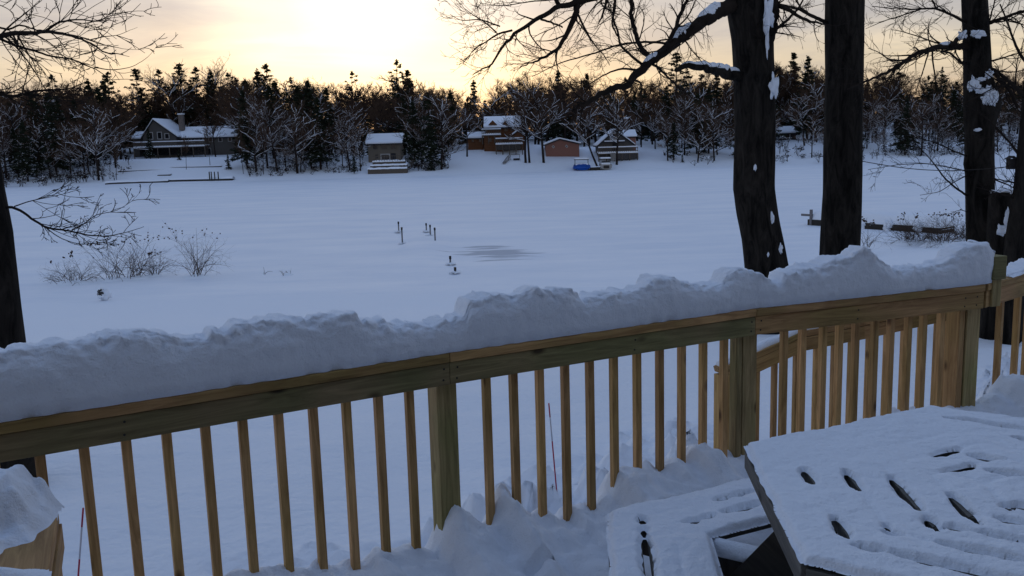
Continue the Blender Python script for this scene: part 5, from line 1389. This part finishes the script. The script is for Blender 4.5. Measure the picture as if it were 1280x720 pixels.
# skyline trees read off the photograph
for px, top, key in ((143, 90, 'pine'), (181, 96, 'pine'), (206, 95, 'pine'), (232, 88, 'pine'), (252, 90, 'pine'), (272, 94, 'fir'), (304, 72, 'baredry'), (342, 80, 'pine'), (330, 86, 'fir'), (376, 78, 'baredry'), (392, 84, 'baredry'),
                     (444, 89, 'pine'), (500, 76, 'pine'), (515, 88, 'fir'), (545, 88, 'baredry'), (565, 92, 'baredry'), (595, 100, 'fir'), (655, 72, 'baredry'), (690, 74, 'baredry'), (700, 88, 'fir'), (735, 92, 'fir'),
                     (845, 66, 'pine'), (880, 68, 'baredry'), (972, 84, 'spruce'), (990, 68, 'fir'), (1008, 70, 'fir'), (1030, 74, 'baredry'), (1095, 72, 'baredry'), (1120, 80, 'baredry'), (1172, 84, 'pine'), (1250, 74, 'baredry'), (1150, 86, 'baredry'),
                     (20, 88, 'baredry'), (60, 84, 'baredry'), (95, 80, 'baredry'), (120, 98, 'fir'), (5, 108, 'fir'), (785, 84, 'baredry'), (815, 82, 'baredry'), (745, 84, 'baredry'), (420, 92, 'baredry'), (470, 96, 'baredry'), (625, 86, 'baredry')):
    d = rt_.uniform(34, 48); place(key, px, d, H_for(px, top, d), 'skyline row', wide=1.25 if key in ('fir', 'pine') else 1.0)
# back rows
for px in np.arange(-60, 1345, 14.0):
    for row, (d0_, d1_, lo) in enumerate(((30, 42, 26), (44, 62, 8))):
        p_ = px + rt_.uniform(-7, 7); d = rt_.uniform(d0_, d1_)
        key = rt_.choices(('pine', 'fir', 'spruce', 'baredry', 'bare'), (1.6, 1.6, .4, 5, 3.5) if row == 0 else (1.2, .6, .2, 7, 0))[0]
        gap = abs(p_ - 172) < 9 or abs(p_ - 600) < 10 or abs(p_ - 1140) < 16
        top = skyline(p_) + rt_.uniform(-6, 18) + lo * .6 + (16 if gap else 0) - (10 if key in ('baredry', 'bare') else 0)
        place(key, p_, d, H_for(p_, top, d), 'rear row' if row else 'middle row', wide=1.35)
# front bands
def band(a, b, step, d0_, d1_, keys, wts, top0, top1, word):
    for px in np.arange(a, b, step):
        p_ = px + rt_.uniform(-.4, .4) * step; d = rt_.uniform(d0_, d1_); key = rt_.choices(keys, wts)[0]
        place(key, p_, d, H_for(p_, rt_.uniform(top0, top1), d), word, wide=1.1 if key == 'bare' else 1.3)
KF = ('fir', 'bare', 'spruce')
band(-30, 118, 13, 3, 10, KF, (3, 5, 0), 112, 165, 'front row')
band(-30, 150, 13, 12, 24, KF, (3, 5, 0), 104, 130, 'second row')
band(306, 456, 13, 4, 12, KF, (2, 6, 0), 106, 160, 'front row')
band(304, 456, 14, 16, 28, KF, (3, 5, 0), 100, 128, 'second row')
band(508, 556, 11, 4, 12, KF, (2, 5, 0), 108, 150, 'front row')
band(506, 580, 15, 20, 30, KF, (2, 5, 0), 104, 130, 'second row')
band(832, 1060, 14, 6, 14, KF, (2, 6, 0), 108, 160, 'front row')
band(800, 1330, 14, 18, 29, KF, (2, 6, 0), 98, 128, 'second row')
band(1065, 1330, 14, 5, 14, KF, (2, 6, 0), 106, 160, 'front row')
band(440, 462, 9, 2, 5, ('fir',), (1,), 176, 196, 'low by the terrace')
# single trees that stand out
for px, d, top, key, lab in ((551, 4, 100, 'bare', 'big bare tree with drooping snow-lined branches right of the terrace walls'), (371, 5, 104, 'bare', 'bare double-looking tree by the ice right of the lodge lawn'),
                             (657, 8, 84, 'bare', 'snowy-branched bare tree, left of the tall pair between log house and shed'), (662, 8, 100, 'baredry', 'slim trunk close against the tall bare tree left of the shed'),
                             (680, 8, 80, 'bare', 'tall bare tree just left of the rust-brown shed'), (771, 5, 96, 'bare', 'bare tree standing in front of the gabled cabin'),
                             (584, 14, 118, 'bare', 'thin bare tree left of the log house on the snowy knoll'), (121, 4, 122, 'bare', 'bare tree leaning left at the left end of the sea wall'),
                             (487, 20, 110, 'baredry', 'thin bare tree directly behind the tan house roof'), (188, 30, 160, 'fir', 'dark fir standing in front of the steep gable of the lodge'), (270, 32, 128, 'baredry', 'tall thin bare tree rising in front of the right wing of the lodge'), (893, 6, 120, 'bare', 'bare snowy tree at the shore left of the leaning trunk'), (872, 6, 125, 'bare', 'snow-lined bare tree left of its twin at the shore near the leaning trunk')):
    place(key, px, d, H_for(px, top, d), '', lab, wide=1.15)
place('leaner', 748, 3, H_for(748, 100, 3), '', 'bare tree with a crooked trunk leaning left between the two boats', rz=0)
# thin trunks on the lodge lawn
for px, d, top, lab in ((232, 11, 158, 'thin bare sapling on the lawn before the middle of the lodge deck'), (262, 13, 148, 'thin bare sapling at the right end of the lodge deck'), (303, 6, 150, 'bare sapling at the right edge of the lodge lawn'), (328, 5, 140, 'bare young tree by the ice right of the lodge lawn'), (143, 4, 160, 'thin bare sapling by the left end of the sea wall')):
    place('baredry', px, d, H_for(px, top, d), '', lab, wide=.5)
for px, py, hpx, lab in ((224, 200, 12, 'small white-topped fir in front of the lodge deck'), (286, 212, 17, 'small dark fir alone on the lawn right of the lodge'), (539, 214, 22, 'small snow-covered spruce left of the big bare tree'), (853, 203, 10, 'tiny fir on the slope left of the leaning trunk'), (880, 192, 20, 'small snowy fir behind the shore left of the leaning trunk')):
    g = ghit(px, py); k = g[1] / FPX; s = hpx * k / H0; o = copy_tree(PROTO['fir'][0][0], tuple(g - np.array([0, 0, .25])), 1.0, (s * 1.7, s * 1.7, s * 1.15), lab); o['group'] = 'small evergreens on the far lawns'; NT += 1
grp = {}
for lab, ang, o in REC: grp.setdefault(lab, []).append((ang, o))
ORD = ['leftmost', '2nd from left', '3rd from left', '4th from left', '5th from left', '6th from left', '7th from left', '8th from left', '9th from left', '10th from left']
for lab, lst in grp.items():
    lst.sort(key=lambda t: t[0])
    if len(lst) > 1:
        for i, (_, o) in enumerate(lst): o['label'] = lab + ', ' + ('rightmost' if i == len(lst) - 1 else ORD[i])
print('TREES', NT)
for lst in PROTO.values():
    for pr in lst:
        if not pr[1]:
            for c in list(pr[0].children): bpy.data.objects.remove(c)
            bpy.data.objects.remove(pr[0])
# the wood carries on behind: one mass
Vs, Fs, n_ = [], [], 0
gen = np.random.RandomState(4)
lows = [pine(200 + i, H0, ('pine', 'fir', 'fir')[i % 3], .55)[1] for i in range(4)]
A = [(np.array(v), np.array(f)) for v, f in lows]
for k in range(420):
    px = gen.uniform(-110, 1400); d = gen.uniform(54, 120); y = SHORE + d; x = aty(px, 200, y)[0]; top = skyline(px) + gen.uniform(22, 40)
    if abs(px - 172) < 10 or abs(px - 1140) < 14: top += 14
    Ht = max(6, aty(px, top, y)[2] - far_z(x, y)); v, f = A[k % 4]; a = gen.uniform(0, 6.28); s = Ht / H0
    Vs.append((v @ Rz(a).T) * np.array([s * 1.6, s * 1.6, s]) + np.array([x, y, far_z(x, y)])); Fs.append(f + n_); n_ += len(v)
for k in range(420):
    px = gen.uniform(-110, 1400); d = gen.uniform(58, 110); y = SHORE + d; x = aty(px, 200, y)[0]; v, f = A[1 + k % 3]; a = gen.uniform(0, 6.28); s_ = gen.uniform(.42, .62)
    Vs.append((v @ Rz(a).T) * np.array([s_ * 2.4, s_ * 2.4, s_]) + np.array([x, y, far_z(x, y) - 1.8])); Fs.append(f + n_); n_ += len(v)
V = np.concatenate(Vs); F = np.concatenate(Fs)
me = bpy.data.meshes.new('far_woodland'); me.vertices.add(len(V)); me.vertices.foreach_set('co', V.ravel()); me.loops.add(F.size); me.loops.foreach_set('vertex_index', F.ravel().astype('i'))
me.polygons.add(len(F)); me.polygons.foreach_set('loop_start', np.arange(0, F.size, 3, dtype='i')); me.polygons.foreach_set('loop_total', np.full(len(F), 3, dtype='i')); me.update()
fw = link_mesh('far_woodland', me, None, NEEDLE)
tag(fw, 'continuous dark conifer wood filling in behind the houses and shore trees', 'woodland', kind='stuff')
# low snowy brush under the shore trees: one uncountable mass
Vb, Fb = [], []; mb1 = MB(); r = random.Random(31); pts = []; spts = []
for k in range(900):
    px = r.choice((r.uniform(-40, 128), r.uniform(305, 455), r.uniform(510, 560), r.uniform(830, 1330), r.uniform(1060, 1330), r.uniform(-40, 165))); d = r.uniform(1.5, 26)
    y = SHORE + d; x = aty(px, 200, y)[0]; z = far_z(x, y); hgt = r.uniform(.3, 2.2)
    for _ in range(4): mb1.tube([(x, y, z - .1), (x + r.gauss(0, .5), y + r.gauss(0, .5), z + hgt)], [.03, .012], 3)
    pts.append((np.array([x, y, z + hgt * .6]), .8)); 
    if r.random() < .6: spts.append((np.array([x, y, z + hgt * .7]), .8))
V, F = clumps(pts, .5, 5, 14, .6); mb1.add(V, F)
u = mb1.build('underbrush', FARBARK); tag(u, 'tangled dark brush under the trees along the far shore', 'brush', kind='stuff')
V, F = clumps(spts, .32, 6, 9, .6); u = mk('brush_snow', V, F, SNOWFAR); tag(u, 'snow caught in the brush along the far shore', 'snow', kind='stuff')
